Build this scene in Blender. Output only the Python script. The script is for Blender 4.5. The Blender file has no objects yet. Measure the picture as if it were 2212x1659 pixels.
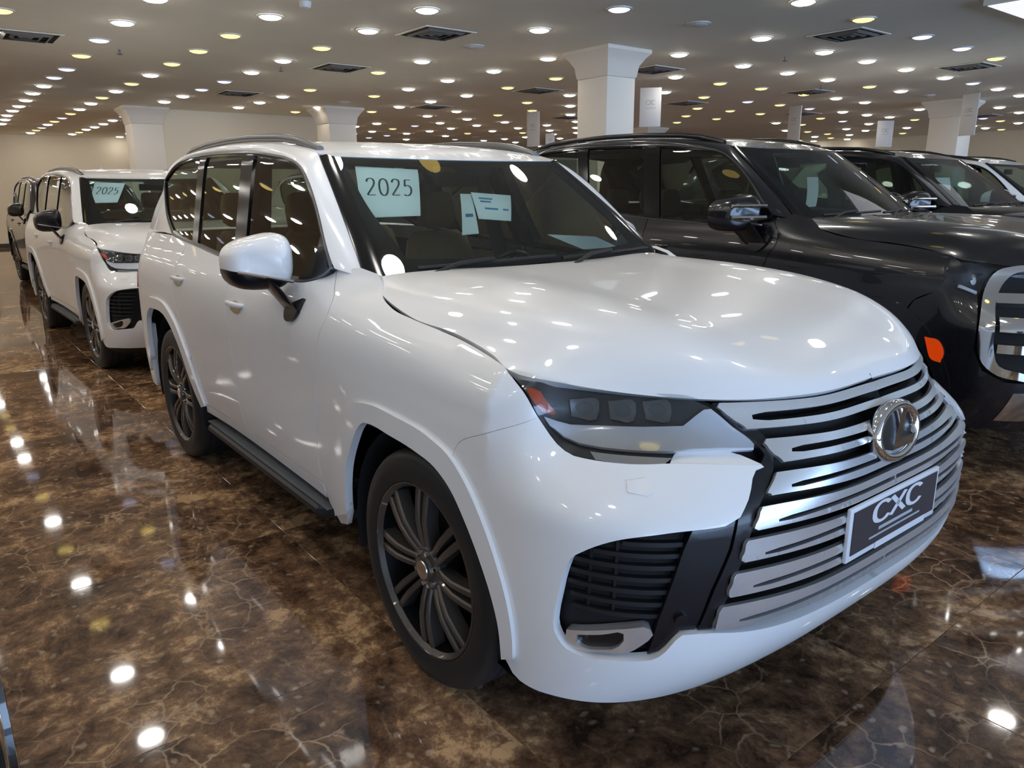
import bpy, bmesh, math, random
import numpy as np
from mathutils import Vector, Matrix
from mathutils.geometry import delaunay_2d_cdt
random.seed(7)
sc=bpy.context.scene
COL=sc.collection
# ------------------------------------------------------------------ camera, world, exposure
IMG_W,IMG_H=2212,1659
CAM_F,CAM_YAW,CAM_PITCH,CAM_ROLL=(1621.854534, 2.477617, -0.253946, -0.007014)
CAM_POS=(1.94542, -2.09712, 1.61347)
cd=bpy.data.cameras.new('camera'); cam=bpy.data.objects.new('camera',cd); COL.objects.link(cam)
_fw=np.array([math.cos(CAM_PITCH)*math.cos(CAM_YAW),math.cos(CAM_PITCH)*math.sin(CAM_YAW),math.sin(CAM_PITCH)])
_rt=np.array([math.sin(CAM_YAW),-math.cos(CAM_YAW),0.]); _up=np.cross(_rt,_fw)
_c,_s=math.cos(CAM_ROLL),math.sin(CAM_ROLL)
_r2=_c*_rt+_s*_up; _u2=-_s*_rt+_c*_up
M=Matrix.Identity(4)
for i in range(3): M[i][0]=_r2[i]; M[i][1]=_u2[i]; M[i][2]=-_fw[i]; M[i][3]=CAM_POS[i]
cam.matrix_world=M
cd.sensor_fit='HORIZONTAL'; cd.sensor_width=36.; cd.lens=CAM_F*36./IMG_W; cd.clip_start=.05; cd.clip_end=200
sc.camera=cam
sc.view_settings.view_transform='Standard'; sc.view_settings.look='None'
sc.view_settings.gamma=1.; sc.view_settings.use_curve_mapping=False
sc.view_settings.exposure=0.0
LAMP_L=35.0          # radiance of a lit downlight
DAY_POWER=1980.0      # daylight through the shop front behind the camera
w=bpy.data.worlds.new('world'); sc.world=w; w.use_nodes=True
w.node_tree.nodes['Background'].inputs[0].default_value=(.55,.68,.9,1); w.node_tree.nodes['Background'].inputs[1].default_value=1.6

# ------------------------------------------------------------------ body surfaces (metres, car axes)
# ---- generic 1D cubic (Catmull/PCHIP-like natural) interpolation
def cub(xs,ys,x):
    xs=np.asarray(xs,float); ys=np.asarray(ys,float); x=np.asarray(x,float)
    h=np.diff(xs); d=np.diff(ys,axis=0)/(h if ys.ndim==1 else h[:,None])
    m=np.empty_like(ys); 
    hh=(h if ys.ndim==1 else h[:,None])
    m[1:-1]=(d[:-1]*hh[1:]+d[1:]*hh[:-1])/(hh[1:]+hh[:-1]); m[0]=d[0]; m[-1]=d[-1]
    xc=np.clip(x,xs[0],xs[-1]); i=np.clip(np.searchsorted(xs,xc,side='right')-1,0,len(xs)-2)
    hi=h[i]; s=(xc-xs[i])/hi
    if ys.ndim>1: s=s[...,None]; hi=hi[...,None]
    y=(1+2*s)*(1-s)**2*ys[i]+s*(1-s)**2*hi*m[i]+s*s*(3-2*s)*ys[i+1]+s*s*(s-1)*hi*m[i+1]
    return y
def sst(a,b,x):
    s=np.clip((x-a)/(b-a),0,1); return s*s*(3-2*s)
ZR=[.24,.36,.45,.55,.70,.85,1.0,1.09,1.15,1.20,1.25,1.30,1.36]
WX=[-3.4,-2.85,-2.0,-1.2,-.75,-.45,0.,.40]
WT=np.array([
 [.94,.955,.96,.965,.968,.968,.965,.957,.945,.930,.905,.885,.862],
 [.93,.955,.965,.97,.975,.975,.970,.960,.948,.932,.907,.887,.864],
 [.89,.915,.930,.945,.952,.958,.965,.962,.952,.936,.910,.888,.864],
 [.89,.915,.930,.945,.952,.958,.966,.964,.953,.936,.910,.888,.864],
 [.90,.925,.938,.948,.955,.961,.968,.965,.953,.934,.905,.870,.830],
 [.93,.945,.955,.962,.966,.970,.971,.964,.948,.915,.852,.795,.760],
 [.96,.97,.975,.977,.978,.978,.970,.958,.928,.860,.800,.74,.70],
 [.968,.975,.978,.979,.979,.978,.972,.957,.912,.84,.78,.72,.68]])
def Wtab(x,z):
    a=np.stack([cub(ZR,WT[k],z) for k in range(len(WX))],-1)  # (...,k)
    x=np.clip(np.asarray(x,float),WX[0],WX[-1]); i=np.clip(np.searchsorted(WX,x,side='right')-1,0,len(WX)-2)
    WXa=np.array(WX); h=np.diff(WXa); d=np.diff(a,axis=-1)/h
    m=np.empty_like(a); m[...,1:-1]=(d[...,:-1]*h[1:]+d[...,1:]*h[:-1])/(h[1:]+h[:-1]); m[...,0]=d[...,0]; m[...,-1]=0
    tk=lambda A,j: np.take_along_axis(A,j[...,None],-1)[...,0]
    hi=h[i]; s=(x-WXa[i])/hi
    return (1+2*s)*(1-s)**2*tk(a,i)+s*(1-s)**2*hi*tk(m,i)+s*s*(3-2*s)*tk(a,i+1)+s*s*(s-1)*hi*tk(m,i+1)
ZF=[.24,.30,.36,.45,.55,.65,.75,.85,.947,1.0,1.05,1.09,1.16]
XF=[.84,.903,.955,1.01,1.035,1.04,1.04,1.035,1.008,.985,.96,.935,.90]
# arc table for superellipse n=3 (aspect .62 x .975): l 0(side) -> 1(nose)
_th=np.linspace(np.pi/2,0,4001); _C=np.cos(_th).clip(0)**(2/3); _S=np.sin(_th).clip(0)**(2/3)
_l=np.concatenate([[0],np.cumsum(np.hypot(np.diff(.62*_C),np.diff(.975*_S)))]); LF=float(_l[-1]); _l/=_l[-1]
TOPC=np.array([(.40,.957),(.485,.90),(.548,.80),(.662,.695),(.805,.545),(.915,.3),(.935,0.)])
_tl=np.concatenate([[0],np.cumsum(np.hypot(*np.diff(TOPC,axis=0).T))]); _tl/=_tl[-1]
T0=.40
def front(l,z):
    C=np.interp(l,_l,_C); S=np.interp(l,_l,_S)
    xf=cub(ZF,XF,z); W=Wtab(np.full_like(z,.4),z)
    x=T0+(xf-T0)*C; y=W*S
    tc=cub(_tl,TOPC,l); W9=.957
    tx=T0+(tc[...,0]-T0)*(xf-T0)/(.935-T0); ty=tc[...,1]*W/W9
    w=sst(.80,1.06,z)
    return x*(1-w)+tx*w,y*(1-w)+ty*w
TR=-3.40; XT=-4.04
def rear(l,z):
    C=np.interp(l,_l,_C); S=np.interp(l,_l,_S)
    W=Wtab(np.full_like(z,-3.4),z)
    xt=np.interp(z,[.24,.5,.8,1.1,1.36],[-3.93,-4.04,-4.02,-3.97,-3.92])
    return TR+(xt-TR)*C,W*S
ARCH=[(0.,.46,.40,.86),( -2.85,.47,.40,.89)]  # centre x, half width, wheel z, top z
def Sraw(t,z):
    t=np.asarray(t,float); z=np.asarray(z,float); t,z=np.broadcast_arrays(t,z)
    x=t.copy(); y=Wtab(t,z)
    lf=np.clip((t-T0)/LF,0,1); lr=np.clip((TR-t)/LF,0,1)
    fx,fy=front(lf,z); rx,ry=rear(lr,z)
    x=np.where(t>T0,fx,np.where(t<TR,rx,x)); y=np.where(t>T0,fy,np.where(t<TR,ry,y))
    return np.stack([x,y,z],-1)
def normal(fn,a,b,e=2e-3):
    pa=fn(a+e,b)-fn(a-e,b); pb=fn(a,b+e)-fn(a,b-e)
    n=np.cross(pb,pa); n/=np.linalg.norm(n,axis=-1,keepdims=True)+1e-12
    return n
# greenhouse side
GZ=[1.18,1.25,1.30,1.40,1.50,1.60,1.70,1.76,1.80,1.83,1.85]
GY=[.925,.900,.883,.853,.824,.795,.765,.745,.722,.690,.62]
def G(x,z):
    x=np.asarray(x,float); z=np.asarray(z,float); x,z=np.broadcast_arrays(x,z)
    y=cub(GZ,GY,z)-.03*(np.clip(-2.3-x,0,3)/1.4)**2-.02*(np.clip(x+1.1,0,2)/.4)**2*0
    return np.stack([x,y,z],-1)
# hood
HP=np.array([
 [(-.44,0,1.312),(-.2,0,1.306),(.1,0,1.290),(.4,0,1.262),(.65,0,1.222),(.82,0,1.165),(.903,0,1.120),(.938,0,1.082)],
 [(-.455,.30,1.313),(-.2,.30,1.308),(.1,.30,1.293),(.4,.30,1.265),(.64,.30,1.226),(.80,.30,1.170),(.89,.30,1.125),(.926,.30,1.084)],
 [(-.485,.56,1.317),(-.22,.575,1.314),(.08,.58,1.304),(.36,.575,1.280),(.56,.565,1.247),(.69,.556,1.197),(.763,.55,1.142),(.803,.546,1.085)],
 [(-.52,.69,1.311),(-.27,.74,1.288),(.02,.745,1.276),(.26,.745,1.255),(.43,.738,1.216),(.53,.728,1.180),(.598,.714,1.138),(.648,.70,1.096)],
 [(-.55,.78,1.300),(-.42,.845,1.252),(-.17,.866,1.202),(.02,.868,1.190),(.16,.872,1.178),(.28,.88,1.163),(.36,.888,1.146),(.415,.90,1.134)]])
def Hd(a,b):
    """a 0 rear..1 front, b 0 centre..1 edge"""
    a=np.asarray(a,float); b=np.asarray(b,float); a,b=np.broadcast_arrays(a,b)
    ak=np.linspace(0,1,8); bk=np.array([0,.33,.62,.80,1.])
    col=np.stack([cub(ak,HP[k],a) for k in range(5)],-2)  # (...,5,3)
    d=np.diff(col,axis=-2)/np.diff(bk)[:,None]; h=np.diff(bk)
    m=np.empty_like(col); m[...,1:-1,:]=(d[...,:-1,:]*h[1:,None]+d[...,1:,:]*h[:-1,None])/(h[1:]+h[:-1])[:,None]
    m[...,0,:]=d[...,0,:]*np.array([1,1,0]); m[...,0,0]=0; m[...,-1,:]=d[...,-1,:]
    i=np.clip(np.searchsorted(bk,b,side='right')-1,0,3); s=((b-bk[i])/h[i])[...,None]; hi=h[i][...,None]
    tk=lambda A,j: np.take_along_axis(A,np.broadcast_to(j[...,None,None],j.shape+(1,3)),-2)[...,0,:]
    return (1+2*s)*(1-s)**2*tk(col,i)+s*(1-s)**2*hi*tk(m,i)+s*s*(3-2*s)*tk(col,i+1)+s*s*(s-1)*hi*tk(m,i+1)
# windscreen: a 0 bottom..1 top, b -1..1 across
def Ws(a,b):
    a=np.asarray(a,float); b=np.asarray(b,float); a,b=np.broadcast_arrays(a,b)
    yb=.785+(.655-.785)*a; bow=.11*(1-np.abs(b)**2.2)
    x=-.555+(-1.19+.555)*a+bow; z=1.293+(1.757-1.293)*a+.012*np.sin(np.pi*a)+(.006-.018*a)*(1-b*b)
    return np.stack([x,yb*b,z],-1)
# ------------------------------------------------------------------ materials
def mat(name,col=(.8,.8,.8),rough=.5,metal=0.,coat=0.,coat_r=.03,spec=.5,emit=None,es=0.):
    m=bpy.data.materials.new(name); m.use_nodes=True; b=m.node_tree.nodes['Principled BSDF']
    b.inputs['Base Color'].default_value=(*col,1); b.inputs['Roughness'].default_value=rough; b.inputs['Metallic'].default_value=metal
    b.inputs['Coat Weight'].default_value=coat; b.inputs['Coat Roughness'].default_value=coat_r
    b.inputs['Specular IOR Level'].default_value=spec
    if emit: b.inputs['Emission Color'].default_value=(*emit,1); b.inputs['Emission Strength'].default_value=es
    return m
def nz(m,scale=8.,amt=.12,rough_amt=0.):
    """fine procedural colour grain on a principled material"""
    nt=m.node_tree; b=nt.nodes['Principled BSDF']; c=b.inputs['Base Color'].default_value[:]
    tc=nt.nodes.new('ShaderNodeTexCoord'); n=nt.nodes.new('ShaderNodeTexNoise'); n.inputs['Scale'].default_value=scale; n.inputs['Detail'].default_value=4
    r=nt.nodes.new('ShaderNodeValToRGB')
    r.color_ramp.elements[0].color=tuple(min(1,x*(1-amt)) for x in c[:3])+(1,); r.color_ramp.elements[1].color=tuple(min(1,x*(1+amt)) for x in c[:3])+(1,)
    nt.links.new(tc.outputs['Object'],n.inputs['Vector']); nt.links.new(n.outputs['Fac'],r.inputs['Fac']); nt.links.new(r.outputs['Color'],b.inputs['Base Color'])
    return m
def glassmat(name,tint,refl=1.0,rough=0.):
    m=bpy.data.materials.new(name); m.use_nodes=True; nt=m.node_tree; nt.nodes.clear()
    o=nt.nodes.new('ShaderNodeOutputMaterial'); mx=nt.nodes.new('ShaderNodeMixShader'); t=nt.nodes.new('ShaderNodeBsdfTransparent'); g=nt.nodes.new('ShaderNodeBsdfGlossy')
    f=nt.nodes.new('ShaderNodeFresnel'); f.inputs['IOR'].default_value=1.5
    t.inputs['Color'].default_value=(*tint,1); g.inputs['Roughness'].default_value=rough; g.inputs['Color'].default_value=(refl,refl,refl,1)
    nt.links.new(f.outputs[0],mx.inputs[0]); nt.links.new(t.outputs[0],mx.inputs[1]); nt.links.new(g.outputs[0],mx.inputs[2]); nt.links.new(mx.outputs[0],o.inputs[0])
    return m
MT={}
MT['paint']=mat('white_car_paint',(.86,.85,.84),.32,0,.45,.02)
MT['paint_black']=mat('black_car_paint',(.005,.005,.008),.25,0,.7,.02)
MT['paint_grey']=mat('graphite_car_paint',(.012,.012,.012),.3,.1,1.,.02)
MT['chrome']=mat('chrome',(.80,.81,.83),.07,1.)
MT['satin']=mat('satin_silver',(.62,.63,.65),.18,1.,.5)
MT['black']=mat('gloss_black_trim',(.007,.007,.010),.3,0,.15)
MT['pillar']=mat('pillar_gloss_black',(.005,.005,.006),.12,0,0,.03,.35)
MT['rail']=mat('dark_satin_metal',(.16,.16,.165),.3,.8)
MT['matte']=mat('matte_black_plastic',(.011,.011,.013),.5)
MT['dark']=mat('underbody_black',(.004,.004,.004),.8)
MT['rubber']=nz(mat('tyre_rubber',(.016,.016,.017),.55),60,.2)
MT['rim']=mat('bronze_grey_alloy',(.095,.082,.072),.38,.5,.4)
MT['rimdark']=mat('rim_barrel',(.012,.012,.013),.35,.5)
MT['glass']=glassmat('windscreen_glass',(.74,.92,.95))
MT['privacy']=glassmat('side_glass',(.50,.58,.52))
MT['lens']=glassmat('lamp_lens',(.93,.95,.97))
MT['amber']=mat('amber_reflector',(.62,.085,.02),.2,0,.6)
MT['amber_red']=mat('orange_red_marker',(.85,.06,.005),.2,0,.6,.03,.5,(1,.08,.0),.25)
MT['red']=mat('red_lamp',(.35,.01,.01),.15,0,.8)
MT['tan']=nz(mat('tan_leather',(.58,.36,.20),.5),30,.12)
MT['greyint']=nz(mat('interior_grey',(.14,.147,.155),.6),30,.15)
MT['film']=mat('protective_film',(.33,.34,.30),.3,0,0)
MT['paper']=mat('white_paper',(.93,.95,.96),.7)
MT['ink']=mat('dark_ink',(.03,.035,.05),.6)
MT['inkblue']=mat('blue_ink',(.10,.22,.45),.6)
MT['inkgrey']=mat('grey_ink',(.42,.43,.45),.6)
MT['plate']=mat('dark_plate',(.045,.040,.048),.35)
MT['platew']=mat('plate_white',(.75,.75,.77),.35)
# ------------------------------------------------------------------ objects
def link(o,parent=None):
    COL.objects.link(o)
    if parent is not None: o.parent=parent
    return o
def tag(o,label=None,cat=None,group=None,kind=None):
    if label: o['label']=label
    if cat: o['category']=cat
    if group: o['group']=group
    if kind: o['kind']=kind
    return o
def empty(name,loc=(0,0,0),rz=0.):
    o=bpy.data.objects.new(name,None); o.empty_display_size=.2; o.location=loc; o.rotation_euler=(0,0,rz); return link(o)
def mesh(name,V,F,m,parent=None,smooth=False,normals=None,mi=None):
    me=bpy.data.meshes.new(name); me.from_pydata([tuple(map(float,v)) for v in V],[],[tuple(int(i) for i in f) for f in F])
    for x in (m if isinstance(m,(list,tuple)) else [m]): me.materials.append(x)
    if mi is not None: me.polygons.foreach_set('material_index',np.asarray(mi,dtype=np.int32))
    if smooth or normals is not None: me.polygons.foreach_set('use_smooth',[True]*len(me.polygons))
    me.update()
    if normals is not None: me.normals_split_custom_set_from_vertices([tuple(map(float,n)) for n in normals])
    return link(bpy.data.objects.new(name,me),parent)
def from_bm(name,bm,m,parent=None,smooth=False,angle=None):
    me=bpy.data.meshes.new(name); bm.normal_update(); bm.to_mesh(me); bm.free()
    for x in (m if isinstance(m,(list,tuple)) else [m]): me.materials.append(x)
    if smooth:
        me.polygons.foreach_set('use_smooth',[True]*len(me.polygons))
        if angle: me.set_sharp_from_angle(angle=math.radians(angle))
    return link(bpy.data.objects.new(name,me),parent)
def box(bm,c,s,rot=None,bev=0.,mi=0):
    r=bmesh.ops.create_cube(bm,size=1.); vs=r['verts']
    for v in vs: v.co=Vector((v.co.x*s[0],v.co.y*s[1],v.co.z*s[2]))
    if bev>0:
        es=list({e for v in vs for e in v.link_edges}); b=bmesh.ops.bevel(bm,geom=es,offset=bev,segments=2,affect='EDGES',profile=.5)
        vs=list({v for f in b['faces'] for v in f.verts}|{v for v in vs if v.is_valid})
    Mx=(rot.to_4x4() if rot is not None else Matrix.Identity(4)); 
    for v in vs: v.co=(Mx@v.co)+Vector(c)
    for f in {f for v in vs for f in v.link_faces}: f.material_index=mi
    return vs
def boxobj(name,c,s,m,parent=None,rot=None,bev=0.,smooth=False):
    bm=bmesh.new(); box(bm,c,s,rot,bev); return from_bm(name,bm,m,parent,bev>0,30)
def loft(name,rings,m,parent=None,close=True,caps=True,smooth=True,angle=35,flip=False):
    n=len(rings[0]); V=[p for r in rings for p in r]; F=[]
    for i in range(len(rings)-1):
        for j in range(n if close else n-1):
            k=(j+1)%n; q=(i*n+j,i*n+k,(i+1)*n+k,(i+1)*n+j); F.append(q[::-1] if flip else q)
    if caps and close:
        F.append(tuple(range(n))[::1 if flip else -1]); F.append(tuple(range((len(rings)-1)*n,len(rings)*n))[::-1 if flip else 1])
    o=mesh(name,V,F,m,parent,smooth)
    bm=bmesh.new(); bm.from_mesh(o.data); bmesh.ops.recalc_face_normals(bm,faces=bm.faces[:]); bm.to_mesh(o.data); bm.free()
    if smooth and angle: o.data.set_sharp_from_angle(angle=math.radians(angle))
    return o
def tube(name,pts,r,m,parent=None,n=8,flat=(1,1)):
    P=[np.array(p,float) for p in pts]; rings=[]
    rr=r if hasattr(r,'__len__') else [r]*len(P)
    for i,p in enumerate(P):
        t=P[min(i+1,len(P)-1)]-P[max(i-1,0)]; t/=np.linalg.norm(t); up=np.array([0,0,1.]) if abs(t[2])<.95 else np.array([1.,0,0])
        s=np.cross(t,up); s/=np.linalg.norm(s); u=np.cross(s,t)
        rings.append([p+rr[i]*(flat[0]*math.cos(a)*s+flat[1]*math.sin(a)*u) for a in np.linspace(0,2*math.pi,n,endpoint=False)])
    return loft(name,rings,m,parent,angle=50)
# ------------------------------------------------------------------ 2-D polygon tools
def dens(loop,step,closed=True):
    L=[np.array(p,float) for p in loop]; out=[]; n=len(L)
    for i in range(n if closed else n-1):
        a,b=L[i],L[(i+1)%n]; k=max(1,int(math.ceil(np.linalg.norm(b-a)/step)))
        for j in range(k): out.append(a+(b-a)*j/k)
    if not closed: out.append(L[-1])
    return np.array(out)
def curve(pts,step=.02):
    """smooth Catmull-Rom curve through pts; a repeated point is a corner"""
    segs=[[]]
    for i,p in enumerate(pts):
        segs[-1].append(p)
        if i+1<len(pts) and tuple(p)==tuple(pts[i+1]): segs.append([])
    out=[]
    for s in segs:
        s=[np.array(q,float) for q in s]
        if len(s)==1: out.append(s[0]); continue
        tt=np.concatenate([[0],np.cumsum([max(np.linalg.norm(b-a),1e-5) for a,b in zip(s,s[1:])])])
        k=max(2,int(tt[-1]/step)+1); r=cub(tt,np.array(s),np.linspace(0,tt[-1],k)); out+=list(r)
    res=[out[0]]
    for q in out[1:]:
        if np.linalg.norm(q-res[-1])>1e-4: res.append(q)
    return [tuple(q) for q in res]
def area(P): return .5*np.sum(P[:,0]*np.roll(P[:,1],-1)-np.roll(P[:,0],-1)*P[:,1])
def inside(P,Q):
    x,y=Q[:,0],Q[:,1]; r=np.zeros(len(Q),bool); n=len(P); j=n-1
    for i in range(n):
        xi,yi=P[i]; xj,yj=P[j]
        c=((yi>y)!=(yj>y)); 
        if yi!=yj: r^=c&(x<(xj-xi)*(y-yi)/(yj-yi)+xi)
        j=i
    return r
def offset_poly(loop,d):
    P=np.array(loop,float); 
    if area(P)<0: P=P[::-1]
    a=P-np.roll(P,1,0); b=np.roll(P,-1,0)-P
    na=np.stack([-a[:,1],a[:,0]],1); nb=np.stack([-b[:,1],b[:,0]],1)
    na/=np.linalg.norm(na,axis=1,keepdims=True)+1e-12; nb/=np.linalg.norm(nb,axis=1,keepdims=True)+1e-12
    n=na+nb; n/=(np.linalg.norm(n,axis=1,keepdims=True)+1e-9); c=np.clip((n*na).sum(1),.5,1)
    return [tuple(q) for q in P+n*(d/c)[:,None]]
REF=np.array([-1.5,0.,.75])
def panel(name,fn,loop,m,parent,off=0.,depth=.018,grid=.04,holes=(),sgn=-1,sym=False,ref=REF,aspect=1.,bulge=None):
    """a curved sheet cut to a 2-D outline on surface fn, with edges turned inwards; sgn mirrors it, sym joins both halves"""
    A=np.array([1.,aspect])
    loops=[dens(np.array(l,float)*A,grid) for l in [loop,*holes]]
    if area(loops[0])<0: loops[0]=loops[0][::-1]
    for i in range(1,len(loops)):
        if area(loops[i])>0: loops[i]=loops[i][::-1]
    B=np.concatenate(loops); lo,hi=loops[0].min(0),loops[0].max(0)
    gx=np.arange(lo[0]+grid*.5,hi[0],grid); gy=np.arange(lo[1]+grid*.5,hi[1],grid)
    if len(gx) and len(gy):
        X,Y=np.meshgrid(gx,gy); X[::2]+=grid*.25; Q=np.stack([X.ravel(),Y.ravel()],1)
        k=inside(loops[0],Q)
        for h in loops[1:]: k&=~inside(h,Q)
        Q=Q[k]
        if len(Q):
            dm=np.full(len(Q),9.)
            for s in range(0,len(B),200): dm=np.minimum(dm,np.sqrt(((Q[:,None]-B[None,s:s+200])**2).sum(2)).min(1))
            Q=Q[dm>grid*.45]
        pts=np.concatenate([B,Q])
    else: pts=B
    E=[]; o=0
    for l in loops: E+=[(o+i,o+(i+1)%len(l)) for i in range(len(l))]; o+=len(l)
    v,e,f,*_=delaunay_2d_cdt([Vector(p) for p in pts],E,[],0,1e-6)
    v=np.array([tuple(q) for q in v]); f=np.array([t for t in f if len(t)==3])
    c=v[f].mean(1); k=inside(loops[0],c)
    for h in loops[1:]: k&=~inside(h,c)
    f=f[k]
    def ev(q):
        q=q/A; P=fn(q[:,0],q[:,1]); N=normal(fn,q[:,0],q[:,1])
        if np.mean(((P-ref)*N).sum(1))<0: N=-N
        return P,N
    P,N=ev(v)
    d=off if bulge is None else off+bulge(v/A)
    P=P+N*(d if np.isscalar(d) else d[:,None])
    V=[P]; NN=[N]; F=[f]; cnt=len(P)
    # orientation
    fn_=np.cross(P[f[:,1]]-P[f[:,0]],P[f[:,2]]-P[f[:,0]])
    if np.mean((fn_*N[f[:,0]]).sum(1))<0: F[0]=f[:,::-1]
    quads=[]
    if depth:
        for li,l in enumerate(loops):
            p,n=ev(l); dd=off if bulge is None else (off+bulge(l/A))[:,None]
            p=p+n*dd; q=p-n*depth
            t=np.roll(p,-1,0)-np.roll(p,1,0); on=np.cross(t,n); on/=np.linalg.norm(on,axis=1,keepdims=True)+1e-12
            sg=np.sum((p-p.mean(0))*on)
            if (sg<0)==(li==0): on=-on
            k=len(l); V+= [p,q]
            NN+=[on,on]
            for i in range(k):
                j=(i+1)%k
                if sym and abs(p[i][1])<2e-3 and abs(p[j][1])<2e-3: continue
                quads.append((cnt+i,cnt+j,cnt+k+j,cnt+k+i))
            cnt+=2*k
    V=np.concatenate(V); NN=np.concatenate(NN); FF=[tuple(t) for t in F[0]]
    nq=len(FF); 
    # flange facing: make quads agree with their outward normals
    Q2=[]
    for q in quads:
        a,b,c_=V[q[0]],V[q[1]],V[q[2]]
        g=np.cross(b-a,c_-a); Q2.append(q if g@NN[q[0]]>=0 else q[::-1])
    if depth and quads:
        g=[]
    FF+=Q2
    def mir(V,NN,FF): return V*np.array([1,-1,1]),NN*np.array([1,-1,1]),[t[::-1] for t in FF]
    if sym:
        V2,N2,F2=mir(V,NN,FF); o=len(V); V=np.concatenate([V,V2]); NN=np.concatenate([NN,N2]); FF=FF+[tuple(i+o for i in t) for t in F2]
    elif sgn<0: V,NN,FF=mir(V,NN,FF)
    return mesh(name,V,FF,m,parent,True,NN)
def patch(name,fn,na,nb,m,parent=None,a0=0.,a1=1.,b0=-1.,b1=1.,depth=0.,ref=REF,off=0.):
    a,b=np.meshgrid(np.linspace(a0,a1,na),np.linspace(b0,b1,nb),indexing='ij'); 
    return panel(name,fn,[(a0,b0),(a1,b0),(a1,b1),(a0,b1)],m,parent,off,depth,min((a1-a0)/na,(b1-b0)/nb),sgn=1,ref=ref)
def copy_tree(o,parent=None,remap=None):
    c=o.copy(); COL.objects.link(c); c.parent=parent
    if remap and c.type=='MESH':
        for s in c.material_slots:
            if s.material and s.material.name in remap:
                mm=remap[s.material.name]; s.link='OBJECT'; s.material=mm
    for ch in list(o.children): copy_tree(ch,c,remap)
    return c
def text_strokes(name,chars,m,parent,place,size,gap=.25,wid=.09,thin=.35):
    """letters as flat raised ribbons; place(u,v) maps letter space to 3-D"""
    G_={'2':[[(0.03,.78),(.10,.93),(.27,1.),(.44,.94),(.50,.78),(.44,.58),(.28,.36),(.02,.03)],[(.02,.03),(.53,.03)]],
     '0':[[(.28,1.),(.12,.92),(.03,.72),(.01,.5),(.03,.28),(.12,.08),(.28,0),(.44,.08),(.53,.28),(.55,.5),(.53,.72),(.44,.92),(.28,1.)]],
     '5':[[(.48,.97),(.10,.97)],[(.10,.97),(.07,.56)],[(.07,.56),(.20,.62),(.34,.60),(.47,.48),(.50,.30),(.45,.13),(.30,.01),(.15,0),(.02,.06)]],
     'C':[[(.58,.80),(.48,.94),(.30,1.),(.14,.92),(.04,.72),(.02,.5),(.04,.28),(.14,.08),(.30,0),(.48,.06),(.58,.20)]],
     'X':[[(.02,0),(.56,1.)],[(.02,1.),(.56,0)]],
     'L':[[(.28,1.),(.20,.6),(.08,.12),(.10,.04),(.3,.02),(.62,.04)]]}
    V=[];F=[]; u0=0
    for ch in chars:
        if ch==' ': u0+=.5; continue
        for st in G_[ch]:
            P=np.array(curve(st,.06) if len(st)>2 else dens(st,.2,False))
            t=np.gradient(P,axis=0); t/=np.linalg.norm(t,axis=1,keepdims=True)+1e-9; n=np.stack([-t[:,1],t[:,0]],1)
            ww=wid*(thin+(1-thin)*np.abs(t[:,1]))*.5
            a=P+n*ww[:,None]; b=P-n*ww[:,None]; o=len(V)
            for q,r in zip(a,b): V+=[place((q[0]+u0)*size,q[1]*size),place((r[0]+u0)*size,r[1]*size)]
            for i in range(len(P)-1): F.append((o+2*i,o+2*i+1,o+2*i+3,o+2*i+2))
        u0+=.56+gap
    return mesh(name,V,F,m,parent)
def text_width(n,size,gap=.25): return (n*.56+(n-1)*gap)*size
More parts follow.
